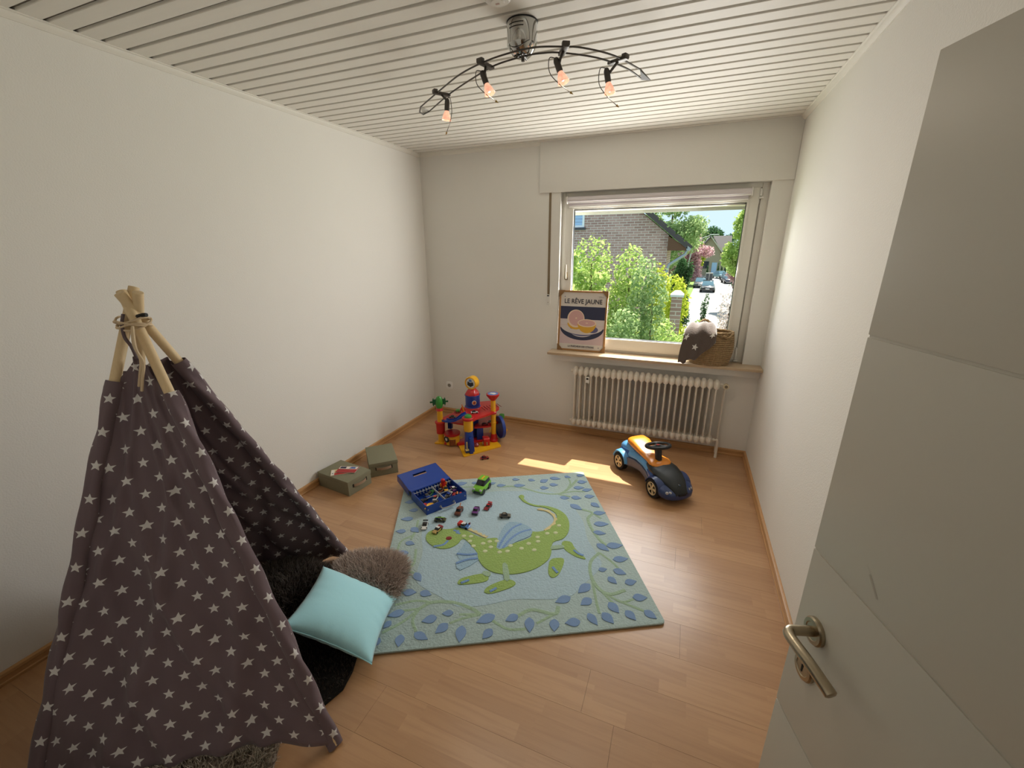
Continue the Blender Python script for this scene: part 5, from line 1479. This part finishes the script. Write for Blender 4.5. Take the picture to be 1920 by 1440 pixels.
def star_on(u0, v0, R, rot):
    """star patch following the blanket surface"""
    p0 = Vector(blk(u0, v0)); du = (Vector(blk(u0 + 0.02, v0)) - p0).normalized(); dv = (Vector(blk(u0, v0 - 0.02)) - p0).normalized()
    n = du.cross(dv).normalized()
    if n.y > 0:
        n = -n
    pts = star5(0, 0, R, rot)
    bb = B()
    top = [p0 + du * x + dv * y + n * 0.0105 for x, y in pts]
    bot = [p0 + du * x + dv * y + n * 0.002 for x, y in pts]
    m_ = len(pts)
    bb.add([tuple(p) for p in bot + top], [tuple(range(m_))[::-1], tuple(range(m_, 2 * m_))] + [(i, (i + 1) % m_, m_ + (i + 1) % m_, m_ + i) for i in range(m_)])
    bb.build('star_patch', M_BST, bk)
star_on(0.42, 0.80, 0.028, 0.2)
star_on(0.12, 0.60, 0.026, 0.5)
star_on(0.90, 0.62, 0.024, -0.3)

# ---------------------------------------------------------------- ceiling lamp
M_DARKM = mat('dark_nickel', (84, 80, 76), 0.35, 0.7)
lamp = thing('ceiling_lamp', 'chrome ceiling lamp with four halogen spots on curved rails', 'ceiling lamp', (1.763, 2.065, HC))
LO = Vector((1.763, 2.065, HC))
can = B().lathe([(0.058, 0.0), (0.058, -0.004), (0.061, -0.005), (0.061, -0.080), (0.058, -0.086), (0.040, -0.112), (0.034, -0.116), (0.0005, -0.116)], 40).build('canister', M_CHROME, lamp, ang=25)
for k, z in ((0, -0.022), (1, -0.034)):
    pts = [(0.0612 * math.cos(a), 0.0612 * math.sin(a), z) for a in np.linspace(math.radians(-125), math.radians(-65), 12)]
    B().tube(pts, 0.0016, 5).build('vent_slot', M_GASKET, can)
B().lathe([(0.060, 0.0), (0.0625, -0.001), (0.0625, -0.005), (0.060, -0.006)], 40, cap=False).build('mount_ring', M_GASKET, can)
B().cyl((0.012, -0.022, -0.10), (0.012, -0.022, -0.142), 0.007, n=12).build('rail_stem', M_DARKM, lamp)
B().cyl((-0.008, 0.0, -0.112), (-0.012, -0.03, -0.123), 0.006, n=10).cyl((0.012, -0.04, -0.121), (0.012, 0.02, -0.121), 0.005, n=10).build('rail_clamp', M_DARKM, lamp)
za = 2.476 - HC
for nm, R_ in (('rail', RAIL_A), ('rail', RAIL_B)):
    pts = smooth_open([(p[0] - LO.x, p[1] - LO.y, za) for p in R_], 5)
    B().tube(pts, 0.0034, 8).build(nm, M_DARKM, lamp)
for ia, tip in ((0, (0.985, 2.53)), (-1, (2.232, 2.500))):
    a = Vector((RAIL_A[ia][0], RAIL_A[ia][1], 2.476)) - LO; b2 = Vector((RAIL_B[ia][0], RAIL_B[ia][1], 2.476)) - LO
    tp = Vector((tip[0], tip[1], 2.47)) - LO
    bb = B()
    dn = Vector((0, 0, 0.005))
    bb.add([a + dn, b2 + dn, tp + dn * 0.2, a - dn, b2 - dn, tp - dn * 0.2], [(0, 1, 2), (5, 4, 3), (0, 3, 4, 1), (1, 4, 5, 2), (2, 5, 3, 0)])
    bb.build('rail_tip', mat('lamp_tip_dark', (72, 68, 64), 0.55) if ia else glass('lamp_tip_glass', (0.8, 0.8, 0.8, 1), 0.2), lamp)
    if ia == 0:
        B().tube([a, a.lerp(tp, 0.7) + Vector((-0.012, -0.01, 0)), tp, b2.lerp(tp, 0.7), b2], 0.004, 6).build('tip_rim', M_DARKM, lamp)
def bulb_mat():
    g = NT('dichroic_bulb_glow')
    lw = g.n('ShaderNodeTexCoord')
    n = g.n('ShaderNodeTexNoise'); n.inputs['Scale'].default_value = 60
    g.t.links.new(lw.outputs['Object'], n.inputs['Vector'])
    col = g.mix(n.outputs['Fac'], lin(255, 150, 120), lin(255, 225, 190))
    g.put(g.p.inputs['Base Color'], col)
    g.put(g.p.inputs['Emission Color'], col)
    g.p.inputs['Emission Strength'].default_value = 0.75
    g.p.inputs['Roughness'].default_value = 0.15
    return g.m
M_BULB = bulb_mat()
M_CORE = mat('bulb_core', (255, 190, 220), 0.3, emit=((255, 205, 225), 2.5))
for i, ((cx, cy), (hj, bb_, tp)) in enumerate(zip(CLIPS, HEADS)):
    c = Vector((cx, cy, 2.476)) - LO
    # clip block across both rails
    ia = min(range(len(RAIL_A)), key=lambda q: abs(RAIL_A[q][0] - cx))
    j = max(0, min(len(RAIL_A) - 2, ia))
    dr = Vector((RAIL_A[j + 1][0] - RAIL_A[j][0], RAIL_A[j + 1][1] - RAIL_A[j][1], 0)).normalized()
    ang = math.atan2(dr.y, dr.x)
    cl = B().cbox((0, 0, 0), (0.026, 0.088, 0.012), T(c.x, c.y, c.z, rz=ang)).cbox((0, -0.035, 0.006), (0.030, 0.020, 0.016), T(c.x, c.y, c.z, rz=ang)).build('rail_clip', M_DARKM, lamp, bevel=0.003)
    J, Bp, Tp = [Vector(v) - LO for v in (hj, bb_, tp)]
    ax = (Bp - J).normalized()
    B().tube([c + Vector((0.0, 0.0, -0.004)), c.lerp(J, 0.6) + Vector((0.006, 0, -0.012)), J + ax * 0.015 + Vector((0.008, 0.004, 0))], 0.0055, 8).build('arm', M_DARKM, lamp)
    q = Vector((0, 0, 1)).rotation_difference(ax)
    MQ = Matrix.Translation(J) @ q.to_matrix().to_4x4()
    Lh = (Bp - J).length
    so = B().lathe([(0.003, -0.006), (0.009, -0.002), (0.0125, 0.008), (0.0125, Lh * 0.62), (0.011, Lh * 0.68), (0.0005, Lh * 0.68)], 18, MQ).build('lamp_socket', M_DARKM, lamp)
    B().lathe([(0.009, Lh * 0.66), (0.012, Lh * 0.76), (0.0185, Lh * 0.98), (0.0225, Lh * 1.20), (0.024, Lh * 1.24), (0.0225, Lh * 1.25), (0.019, Lh * 1.12), (0.0005, Lh * 0.9)], 20, MQ).build('halogen_bulb', M_BULB, so)
    B().ball((0, 0, Lh * 1.06), (0.006, 0.006, 0.009), 10, 6, MQ).build('bulb_core', M_CORE, so)
    # decorative wire with pointed tip
    sd = Vector((-0.036, -0.008, 0.0)) if i else Vector((0.024, -0.004, 0))
    wp = smooth_open([J + ax * -0.004, J + sd * 0.7 + Vector((0, 0, 0.004)), J.lerp(Tp, 0.38) + sd * 1.25, J.lerp(Tp, 0.72) + sd * 0.8, Tp], 5)
    B().tube(wp, 0.0017, 6).build('wire', M_DARKM, lamp)
    dd = (Vector(wp[-1]) - Vector(wp[-3])).normalized()
    B().cyl(Tp, Tp + dd * 0.014, 0.005, 0.0005, 8).build('wire_tip', mat('wire_tip_gold', (190, 160, 90), 0.2, 1.0), lamp)
    ld = bpy.data.lights.new('halogen_light', 'SPOT')
    ld.energy = 4.2
    ld.color = (1.0, 0.87, 0.70)
    ld.spot_size = math.radians(168)
    ld.spot_blend = 1.0
    ld.shadow_soft_size = 0.03
    lo = bpy.data.objects.new('halogen_light', ld)
    COL.objects.link(lo)
    lo.parent = lamp
    lo.location = J + ax * (Lh * 1.32)
    lo.rotation_euler = ax.to_track_quat('-Z', 'Y').to_euler()

# smoke detector at the upper frame edge
sm = thing('smoke_detector', 'round white smoke detector on the ceiling boards', 'smoke detector', (1.750, 1.850, HC))
B().lathe([(0.048, 0.0), (0.050, -0.004), (0.047, -0.016), (0.040, -0.022), (0.0005, -0.024)], 32).build('housing', M_WHITE, sm)
B().lathe([(0.026, -0.0235), (0.024, -0.028), (0.0005, -0.029)], 24).build('sensor_dome', M_WHITE, sm)
B().cbox((0, 0, -0.0293), (0.014, 0.008, 0.001)).build('test_button', mat('detector_button', (190, 160, 150), 0.4), sm)
# ---------------------------------------------------------------- outside
G = -4.0
def brick_mat(name, c1, c2, mort, sc=1.0):
    g = NT(name)
    tc = g.n('ShaderNodeTexCoord')
    x, y, z = g.sep(tc.outputs['Object'])
    b = g.n('ShaderNodeTexBrick')
    g.put(b.inputs['Vector'], g.comb(g.math('ADD', x, y), z))
    b.inputs['Color1'].default_value = lin(*c1); b.inputs['Color2'].default_value = lin(*c2); b.inputs['Mortar'].default_value = lin(*mort)
    b.inputs['Scale'].default_value = 1.0
    b.inputs['Brick Width'].default_value = 0.25 * sc; b.inputs['Row Height'].default_value = 0.082 * sc; b.inputs['Mortar Size'].default_value = 0.010 * sc
    n = g.n('ShaderNodeTexNoise'); n.inputs['Scale'].default_value = 3
    g.t.links.new(tc.outputs['Object'], n.inputs['Vector'])
    g.put(g.p.inputs['Base Color'], g.mix(g.math('MULTIPLY', n.outputs['Fac'], 0.35), b.outputs['Color'], lin(170, 142, 136)))
    g.p.inputs['Roughness'].default_value = 0.9
    return g.m
M_BRICK = brick_mat('house_brick', (150, 116, 110), (182, 148, 142), (206, 196, 192))
M_ROOF = mat('dark_roof_tile', (66, 60, 62), 0.6, bump=0.4, bscale=12)
M_SOFF = mat('soffit_wood', (96, 66, 48), 0.8)
M_ZINC = mat('zinc_pipe', (150, 160, 172), 0.4, 0.6)
def leafmat(name, rgb, rgb2):
    g = NT(name)
    oi = g.n('ShaderNodeNewGeometry')
    c = g.mix(oi.outputs['Random Per Island'], lin(*rgb), lin(*rgb2))
    df = g.n('ShaderNodeBsdfDiffuse'); tr = g.n('ShaderNodeBsdfTranslucent')
    g.put(df.inputs['Color'], c); g.put(tr.inputs['Color'], c)
    mx = g.n('ShaderNodeMixShader'); mx.inputs[0].default_value = 0.6
    g.t.links.new(df.outputs[0], mx.inputs[1]); g.t.links.new(tr.outputs[0], mx.inputs[2])
    g.t.links.new(mx.outputs[0], g.t.nodes['Material Output'].inputs['Surface'])
    return g.m
L_GRN = leafmat('leaf_green', (104, 146, 60), (172, 204, 104)); L_YEL = leafmat('leaf_yellow_green', (170, 186, 56), (220, 224, 104)); L_DRK = leafmat('leaf_dark_green', (48, 84, 50), (92, 126, 84))
L_PNK = leafmat('leaf_pink_purple', (164, 120, 130), (230, 198, 200)); L_LIT = leafmat('leaf_light_green', (150, 182, 92), (214, 226, 150)); L_WHT = leafmat('blossom_white', (214, 196, 196), (244, 236, 232)); L_MID = leafmat('leaf_mid_green', (124, 156, 96), (196, 212, 158))
M_BARK = mat('bark', (92, 74, 58), 0.95, bump=0.5, bscale=30)

def foliage(name, m, parent, blobs, n, size, seed, shell=0.55):
    r = np.random.default_rng(seed)
    vol = np.array([b[3] * b[4] * b[5] for b in blobs]) ** 0.8
    pick = r.choice(len(blobs), n, p=vol / vol.sum())
    bl_ = np.array(blobs)[pick]
    d = r.normal(0, 1, (n, 3)); d /= np.linalg.norm(d, axis=1)[:, None]
    rad = (shell + (1 - shell) * r.random(n) ** 0.6)[:, None] * (1 + r.normal(0, 0.07, n))[:, None]
    c = bl_[:, :3] + d * rad * bl_[:, 3:6]
    nr = d * 0.5 + r.normal(0, 0.6, (n, 3)) + np.array((0, 0, 0.3)); nr /= np.linalg.norm(nr, axis=1)[:, None]
    a = np.cross(nr, r.normal(0, 1, (n, 3))); a /= np.linalg.norm(a, axis=1)[:, None]
    b_ = np.cross(nr, a)
    s = size * r.uniform(0.6, 1.3, n)[:, None]
    V = np.stack([c - a * s * 0.5, c + b_ * s * 0.3, c + a * s * 0.6, c - b_ * s * 0.3], 1).reshape(-1, 3)
    me = bpy.data.meshes.new(name)
    me.vertices.add(4 * n); me.vertices.foreach_set('co', V.ravel())
    me.loops.add(4 * n); me.loops.foreach_set('vertex_index', np.arange(4 * n))
    me.polygons.add(n); me.polygons.foreach_set('loop_start', np.arange(n) * 4)
    me.update(calc_edges=True); me.validate()
    me.materials.append(m)
    o = bpy.data.objects.new(name, me)
    COL.objects.link(o); o.parent = parent
    o['kind'] = 'stuff'
    return o
def plant(name, label, cat, loc, blobs, m, n, size, seed, stems=3, height=None, group=None, thick=0.04):
    t = thing(name, label, cat, loc, 0, group)
    foliage('foliage', m, t, blobs, n, size, seed)
    r = random.Random(seed)
    top = max(b[2] for b in blobs)
    for i in range(stems):
        bb = r.choice(blobs)
        e = Vector((bb[0], bb[1], bb[2]))
        B().tube([(e.x * 0.15, e.y * 0.15, 0), e * 0.5 + Vector((r.uniform(-0.1, 0.1), 0, 0)), e], [thick, thick * 0.7, thick * 0.35], 7).build('trunk' if stems == 1 else 'stem', M_BARK, t)
    return t

tag(B().box(-80, 90, 4.45, 220, G - 0.3, G).build('ground', mat('lawn_grass', (112, 140, 62), 0.95, vary=0.3, vscale=6)), 'green lawn and verges outside the window', kind='structure')
# street running away from the house, with pavement
M_ROAD = mat('asphalt_light', (150, 149, 148), 0.9, vary=0.05, vscale=2)
M_PAVE = mat('pavement', (168, 158, 148), 0.9, vary=0.06, vscale=3)
tag(B().prism([(1.6, 22), (7.5, 22), (11.5, 70), (13.5, 118), (4.8, 118), (3.6, 70)], G, G + 0.03).build('road', M_ROAD), 'pale asphalt street beyond the garden', kind='structure')
tag(B().prism([(7.6, 22), (12, 22), (15, 70), (11.6, 70)], G, G + 0.10).build('pavement', M_PAVE), 'paved strip along the far side of the street', kind='structure')
tag(B().prism([(1.5, 7.0), (4.4, 7.0), (6.5, 22), (1.6, 22)], G, G + 0.05).build('forecourt', M_PAVE), 'pale paved forecourt below the window', kind='structure')

# brick house on the left
ho = thing('brick_house', 'brown brick house with dark gable roof across the garden', 'house', (0, 16, G))
hx = 1.78
ez, sl_ = 6.22, 0.80
def roofz(x): return ez + (hx - x) * sl_
ridge = -5.2
B().prof([(-12.2, 0), (hx, 0), (hx, ez - 0.05), (ridge, roofz(ridge) - 0.05), (-12.2, ez - 0.05)], 0, 3.2).build('brick_wall', M_BRICK, ho)
def slab(x0, x1, th):
    return [(x0, roofz(x0) + th), (x1, roofz(x1) + th), (x1, roofz(x1)), (x0, roofz(x0))]
B().prof([(hx + 0.62, roofz(hx + 0.62) + 0.14), (ridge, roofz(ridge) + 0.14), (ridge, roofz(ridge)), (hx + 0.62, roofz(hx + 0.62))], -0.30, 3.5).build('roof', M_ROOF, ho)
B().prof([(-12.9, roofz(hx + 0.62) + 0.14), (ridge, roofz(ridge) + 0.14), (ridge, roofz(ridge)), (-12.9, roofz(hx + 0.62))], -0.30, 3.5).build('roof', M_ROOF, ho)
B().prof([(hx, roofz(hx) - 0.08), (hx, roofz(hx + 0.6) - 0.06), (hx + 0.6, roofz(hx + 0.6) - 0.06), (hx + 0.6, roofz(hx + 0.6) + 0.02)], -0.26, 3.4).build('soffit', M_SOFF, ho)
tile = None
for i in range(26):
    x = hx + 0.60 - i * 0.28
    Mx = T(x, -0.31, roofz(x) + 0.07, ry=math.atan(sl_))
    if tile is None:
        tile = B().box(-0.15, 0.15, 0, 0.04, 0.03, 0.11).build('verge_tile', M_ROOF, ho, M=Mx)
    else:
        dup(tile, ho, Mx)
gu = B().tube([(hx + 0.66, -0.3, roofz(hx + 0.62) + 0.02), (hx + 0.66, 3.5, roofz(hx + 0.62) + 0.02)], 0.075, 10).build('gutter', M_ZINC, ho)
B().tube([(hx + 0.62, -0.16, roofz(hx + 0.62) - 0.02), (hx + 0.58, -0.16, roofz(hx + 0.62) - 0.16), (hx + 0.10, -0.14, roofz(hx + 0.62) - 0.50), (hx + 0.05, -0.13, roofz(hx + 0.62) - 0.66), (hx + 0.03, -0.12, 0.0)], 0.05, 10).build('downpipe', M_ZINC, ho)
M_SHUT = mat('pale_blue_shutter', (158, 190, 232), 0.5); M_WINF = mat('house_window_frame', (226, 232, 240), 0.5); M_PANE = mat('house_window_pane', (40, 48, 56), 0.08)
for nm, x0, x1, z0, z1, m in (('upper', -2.3, -1.10, 6.48, 7.6, 0), ('lower', -2.4, -1.12, 4.25, 5.5, 1)):
    f = B(); rect_frame(f, x0, x1, z0, z1, (0.07,) * 4, -0.04, 0.02)
    f = f.build('window', M_WINF, ho)
    if m == 0:
        for q in range(9):
            zz = z0 + 0.07 + q * (z1 - z0 - 0.14) / 9
            B().box(x0 + 0.07, x1 - 0.07, -0.025, 0.0, zz + 0.004, zz + (z1 - z0 - 0.14) / 9 - 0.004).build('shutter_slat', M_SHUT, f)
    else:
        B().box(x0 + 0.07, x1 - 0.07, -0.02, 0.0, z0 + 0.62, z1 - 0.07).build('shutter_slat', M_SHUT, f)
        B().box(x0 + 0.07, x1 - 0.07, -0.01, 0.0, z0 + 0.07, z0 + 0.62).build('pane', M_PANE, f)
B().box(-2.35, -1.05, -0.08, 0, 6.40, 6.48).build('sill', mat('dark_sill', (60, 62, 72), 0.6), ho)

# brick pier with a white cap
pi_ = thing('brick_pier', 'brick pier with white pyramid cap among the bushes', 'pier', (2.345, 9.6, G))
B().box(-0.105, 0.105, -0.13, 0.13, 0, 4.80).build('shaft', M_BRICK, pi_)
B().rings([[(-0.13, -0.16, 4.80), (0.13, -0.16, 4.80), (0.13, 0.16, 4.80), (-0.13, 0.16, 4.80)], [(-0.13, -0.16, 4.845), (0.13, -0.16, 4.845), (0.13, 0.16, 4.845), (-0.13, 0.16, 4.845)], [(-0.05, -0.05, 4.92), (0.05, -0.05, 4.92), (0.05, 0.05, 4.92), (-0.05, 0.05, 4.92)]]).build('cap', mat('white_concrete', (214, 216, 222), 0.8), pi_)

# shrubs close to the window (object base on the ground)
def shrub(name, label, x, y, top, rx, m, n, size, seed, bot=-1.6, stems=5, cat='shrub', squash=1.0, extra=()):
    h = top - G
    zb = bot - G
    blobs = []
    r = random.Random(seed)
    for i in range(9):
        t = i / 8
        z = zb + (h - zb) * (0.12 + 0.78 * t)
        k = 1 - 0.55 * t
        blobs.append((r.uniform(-0.55, 0.55) * rx * k, r.uniform(-0.4, 0.4) * rx * k, z, rx * 0.55 * (0.6 + 0.5 * k), rx * 0.5 * (0.6 + 0.5 * k), (h - zb) * 0.16))
    blobs += list(extra)
    return plant(name, label, cat, (x, y, G), blobs, m, n, size, seed, stems, group='shrubs below the window', thick=0.03)
shrub('leafy_shrub', 'tall light green leafy shrub in front of the brick house', 0.75, 8.9, 1.80, 0.95, L_LIT, 7500, 0.085, 101)
shrub('leafy_shrub', 'bushy green shrub at the left edge of the window view', 0.15, 8.2, 1.25, 0.75, L_LIT, 4500, 0.085, 102)
shrub('leafy_shrub', 'dense mid green shrub beside the brick pier', 1.85, 8.5, 1.45, 0.55, L_MID, 6500, 0.07, 103)
shrub('leafy_shrub', 'fresh green low shrub behind the framed print', 0.95, 7.4, 0.45, 0.55, L_GRN, 4000, 0.07, 104)
shrub('leafy_shrub', 'silvery green shrub filling the middle of the window', 1.55, 7.6, 0.65, 0.60, L_MID, 5500, 0.065, 105)
shrub('leafy_shrub', 'tall mid green shrub in the centre of the window', 1.38, 9.0, 1.62, 0.70, L_LIT, 6000, 0.08, 113)
shrub('leafy_shrub', 'light green shrub low before the brick pier', 2.30, 6.8, 0.62, 0.34, L_LIT, 5200, 0.05, 114)
shrub('golden_shrub', 'yellow-green shrub behind the brick pier', 2.25, 12.0, 0.95, 0.62, L_YEL, 4500, 0.085, 106)
shrub('golden_shrub', 'lime green shrub at the house corner', 1.75, 13.0, 1.15, 0.55, L_YEL, 3500, 0.09, 107)
shrub('leafy_shrub', 'light green shrub right of the brick pier', 2.65, 8.0, 0.45, 0.42, L_LIT, 4000, 0.06, 108)
shrub('leafy_shrub', 'green shrub behind the basket at the lower right', 2.95, 7.4, 0.25, 0.50, L_MID, 4500, 0.06, 109)
shrub('flowering_shrub', 'white blossoming shrub at the right of the window', 3.35, 9.5, 0.90, 0.52, L_WHT, 5000, 0.05, 110)
shrub('flowering_shrub', 'low whitish blossoming shrub under the pier', 2.35, 7.0, 0.05, 0.40, L_WHT, 2500, 0.05, 112, bot=-1.2)
shrub('narrow_conifer', 'small slim dark conifer beside the parked dark car', 3.05, 13.5, 0.45, 0.16, L_DRK, 2200, 0.05, 111, stems=1)
# branch reaching up at the left
t = thing('maple_branch', 'light green leafy branch at the window\'s left edge', 'branch', (0.30, 8.0, G))
B().tube([(0, 0, 0), (0.06, 0, 4.4), (0.22, 0, 5.75)], [0.03, 0.02, 0.008], 6).build('stem', M_BARK, t)
foliage('foliage', L_LIT, t, [(0.2, 0, 5.55, 0.14, 0.12, 0.22), (0.38, 0, 5.30, 0.16, 0.12, 0.10), (0.75, 0, 5.22, 0.20, 0.12, 0.12), (0.1, 0, 5.0, 0.2, 0.15, 0.2)], 500, 0.10, 120, 0.1)

# big trees
def tree(name, label, x, y, top, rx, m, n, size, seed, bot, trunk=0.25):
    h = top - G
    r = random.Random(seed)
    zb = bot - G
    blobs = []
    for i in range(26):
        t = r.random()
        z = zb + (h - zb) * (0.1 + 0.8 * t)
        k = math.sin(math.pi * (0.2 + 0.65 * t))
        a = r.uniform(0, 6.28)
        q = rx * 0.78 * k * math.sqrt(r.random())
        blobs.append((q * math.cos(a), q * math.sin(a) * 0.7, z, rx * 0.30, rx * 0.30, (h - zb) * 0.12))
    tt = thing(name, label, 'tree', (x, y, G), 0, 'trees along the street')
    foliage('crown', m, tt, blobs, int(n * 1.5), size * 0.85, seed, 0.25)
    B().tube([(0, 0, 0), (0.1, 0, h * 0.4), (0, 0, h * 0.75)], [trunk, trunk * 0.75, trunk * 0.3], 9).build('trunk', M_BARK, tt)
    return tt
tree('tall_tree', 'tall light green tree behind the brick house roof', 0.6, 46, 7.6, 3.8, L_MID, 11000, 0.30, 201, -0.5)
tree('plum_tree', 'pink-purple leaved tree beside the brick house', 1.75, 78, 5.0, 4.4, L_PNK, 9000, 0.40, 202, -3.6)
tree('dark_tree', 'dark shaded tree under the pink tree by the house', 2.25, 22.5, 1.35, 0.75, L_DRK, 6000, 0.12, 203, -3.0)
tree('lime_tree', 'small lime green tree behind the street lamp', 4.3, 90, 2.7, 1.2, L_YEL, 3500, 0.36, 204, -1.6)
tree('tall_tree', 'dark green distant tree at the end of the street', 8.8, 142, 8.0, 6.5, L_DRK, 6000, 0.6, 205, -2)
tree('tall_tree', 'light green tree at the right of the window view', 7.3, 46, 6.2, 2.3, L_LIT, 9000, 0.28, 206, -0.8)
tree('plum_tree', 'pink-leaved small tree at the right edge of the street', 7.9, 52, 1.6, 1.8, L_PNK, 5000, 0.24, 207, -2.6)
tree('dark_tree', 'dark hedge-like tree below the pink tree on the right', 9.3, 62, -0.4, 1.6, L_DRK, 3000, 0.26, 208, -3.6)
tree('tall_tree', 'broad green tree far behind the pink tree', 3.6, 140, 9.0, 6.5, L_MID, 6000, 0.6, 209, -1)

for q, (bx, by, bt, br, bm, lab) in enumerate(((13.5, 60, 4.0, 3.5, L_GRN, 'broad green tree far right of the street'), (19, 75, 6.5, 5.0, L_MID, 'tall pale green tree far right of the street'), (28, 85, 7.0, 6.0, L_DRK, 'dark green tree on the distant right'), (38, 90, 7.5, 7.0, L_GRN, 'wide green tree at the right horizon'), (52, 95, 8.0, 8.0, L_MID, 'pale tree at the far right horizon'), (-18, 70, 8.0, 6.0, L_GRN, 'green tree behind the brick house'))):
    tree('background_tree', lab, bx, by, bt, br, bm, 3500, 0.6, 220 + q, -3.4)
# far house
fh = thing('far_house', 'distant house with grey gable and dark roof by the street', 'house', (7.15, 105, G))
fh.scale = (1.25, 1.25, 1.25)
B().prof([(-1.9, 0), (1.2, 0), (1.2, 4.6), (-0.6, 6.4), (-1.9, 4.9)], 0, 10).build('wall', mat('far_house_wall', (150, 138, 120), 0.9), fh)
B().box(-1.9, 2.6, 2.0, 8, 0, 4.0).build('wing_wall', mat('far_house_wing', (176, 168, 156), 0.9), fh)
B().prof([(-2.3, 4.5), (-0.6, 6.7), (-0.6, 6.5), (-2.2, 4.3)], -0.4, 10).build('roof', M_ROOF, fh)
B().prof([(1.7, 3.9), (-0.6, 6.7), (-0.6, 6.45), (1.6, 3.7)], -0.4, 10).build('roof', mat('far_roof_pale', (176, 170, 160), 0.8), fh)
B().add([(-0.2, 2.0, 6.6), (2.8, 2.0, 6.6), (2.8, -0.3, 4.1), (1.2, -0.3, 4.1), (-0.2, 2.0, 6.75), (2.8, 2.0, 6.75), (2.8, -0.3, 4.25), (1.2, -0.3, 4.25)], [(0, 1, 2, 3), (7, 6, 5, 4), (0, 4, 5, 1), (1, 5, 6, 2), (2, 6, 7, 3), (3, 7, 4, 0)]).build('roof', M_ROOF, fh)
B().box(0.1, 0.9, -0.05, 0.02, 0.1, 2.3).build('door', mat('far_door_blue', (150, 180, 210), 0.5), fh)
B().box(-1.3, -0.4, -0.05, 0.02, 1.3, 2.5).build('window', M_PANE, fh)
for q, (xx, yy_, hh_) in enumerate(((6.35, 100.5, 2.3), (8.3, 99.5, 3.1), (9.0, 100, 2.8), (9.7, 100.5, 2.7))):
    t = thing('slim_conifer', 'dark slim conifer before the distant house, number %s from the left' % ('one', 'two', 'three', 'four')[q], 'conifer', (xx, yy_, G), 0, 'slim conifers')
    t['label'] = ('dark slim conifer left of the distant blue door', 'tallest dark slim conifer right of the distant blue door', 'dark slim conifer in the middle of the distant row', 'rightmost dark slim conifer by the distant house')[q]
    foliage('foliage', L_DRK, t, [(0, 0, hh_ * 0.35, 0.25, 0.25, hh_ * 0.4), (0, 0, hh_ * 0.7, 0.18, 0.18, hh_ * 0.35)], 700, 0.14, 300 + q)
    B().cyl((0, 0, 0), (0, 0, hh_ * 0.8), 0.06, 0.02, 6).build('trunk', M_BARK, t)

# street lamp
sl = thing('street_lamp', 'curved grey street lamp arching over the road', 'street lamp', (2.55, 70, G))
pts = smooth_open([(0, 0, 0), (-0.02, 0, 2.4), (0.02, 0, 4.2), (0.45, 0, 6.0), (1.3, 0, 7.1), (2.4, 0, 7.55)], 5)
B().tube(pts, [0.10 - 0.05 * i / (len(pts) - 1) for i in range(len(pts))], 10).build('pole', mat('lamp_pole', (176, 178, 176), 0.5, 0.3), sl)
B().cbox((2.95, 0, 7.66), (1.2, 0.25, 0.12), T()).build('lamp_head', mat('lamp_head', (206, 210, 206), 0.5), sl, bevel=0.03)

# parked cars on the street
def street_car(name, label, x, y, deg, key, body, seed=0):
    t = thing(name, label, 'car', (x, y, G + 0.035), math.radians(deg), 'cars parked on the street')
    car_parts(t, key, 4.3, 1.78, 1.48, body, M_PANEC, body, wr=0.32)
    for s in (-1, 1):
        B().cbox((2.14, 0.62 * s, 0.72), (0.06, 0.32, 0.14)).build('headlight', P_SIL, t, bevel=0.01)
    B().cbox((2.16, 0, 0.5), (0.02, 0.5, 0.11)).build('number_plate', P_WHT, t)
    return t
M_PANEC = mat('car_glass', (90, 120, 134), 0.08)
C_BLK = mat('car_black', (26, 28, 32), 0.25, coat=0.8); C_BLU = mat('car_dark_blue', (34, 42, 70), 0.25, coat=0.8); C_TEAL = mat('car_teal_silver', (120, 150, 156), 0.3, 0.3, coat=0.6); C_WHT = mat('car_white', (222, 224, 224), 0.3, coat=0.6); C_DGR = mat('car_dark_grey', (52, 56, 60), 0.25, coat=0.8)
street_car('parked_car', 'black car parked facing the window, nearest of the street cars', 5.35, 66.5, -92, 'sedan', C_BLK)
street_car('parked_car', 'dark car parked close behind the nearest black car', 4.55, 73.5, -92, 'suv', C_DGR)
street_car('parked_car', 'dark blue estate car nearest the window\'s right edge', 9.3, 84, -84, 'suv', C_BLU)
street_car('parked_car', 'blue car second in the row on the right', 9.5, 91, -84, 'sedan', C_BLU)
street_car('parked_car', 'teal silver car furthest in the row on the right', 8.7, 96.5, -62, 'sedan', C_TEAL)
street_car('parked_car', 'dark car under the pink tree across the street', 3.9, 98, -100, 'sedan', C_BLK)
street_car('parked_car', 'white car partly hidden at the foot of the street lamp', 2.9, 88, -95, 'sedan', C_WHT)
# utility cabinet on the street
cb = thing('street_cabinet', 'small grey and white cabinet standing by the road', 'cabinet', (6.3, 88, G + 0.03))
B().box(-0.6, 0.6, -0.3, 0.3, 0, 1.5).build('housing', mat('cabinet_grey', (180, 178, 170), 0.6), cb)
for s in (-1, 1):
    B().box(0.3 * s - 0.24, 0.3 * s + 0.24, -0.32, -0.3, 0.2, 1.35).build('panel', mat('cabinet_panel', (70, 74, 78), 0.5), cb)
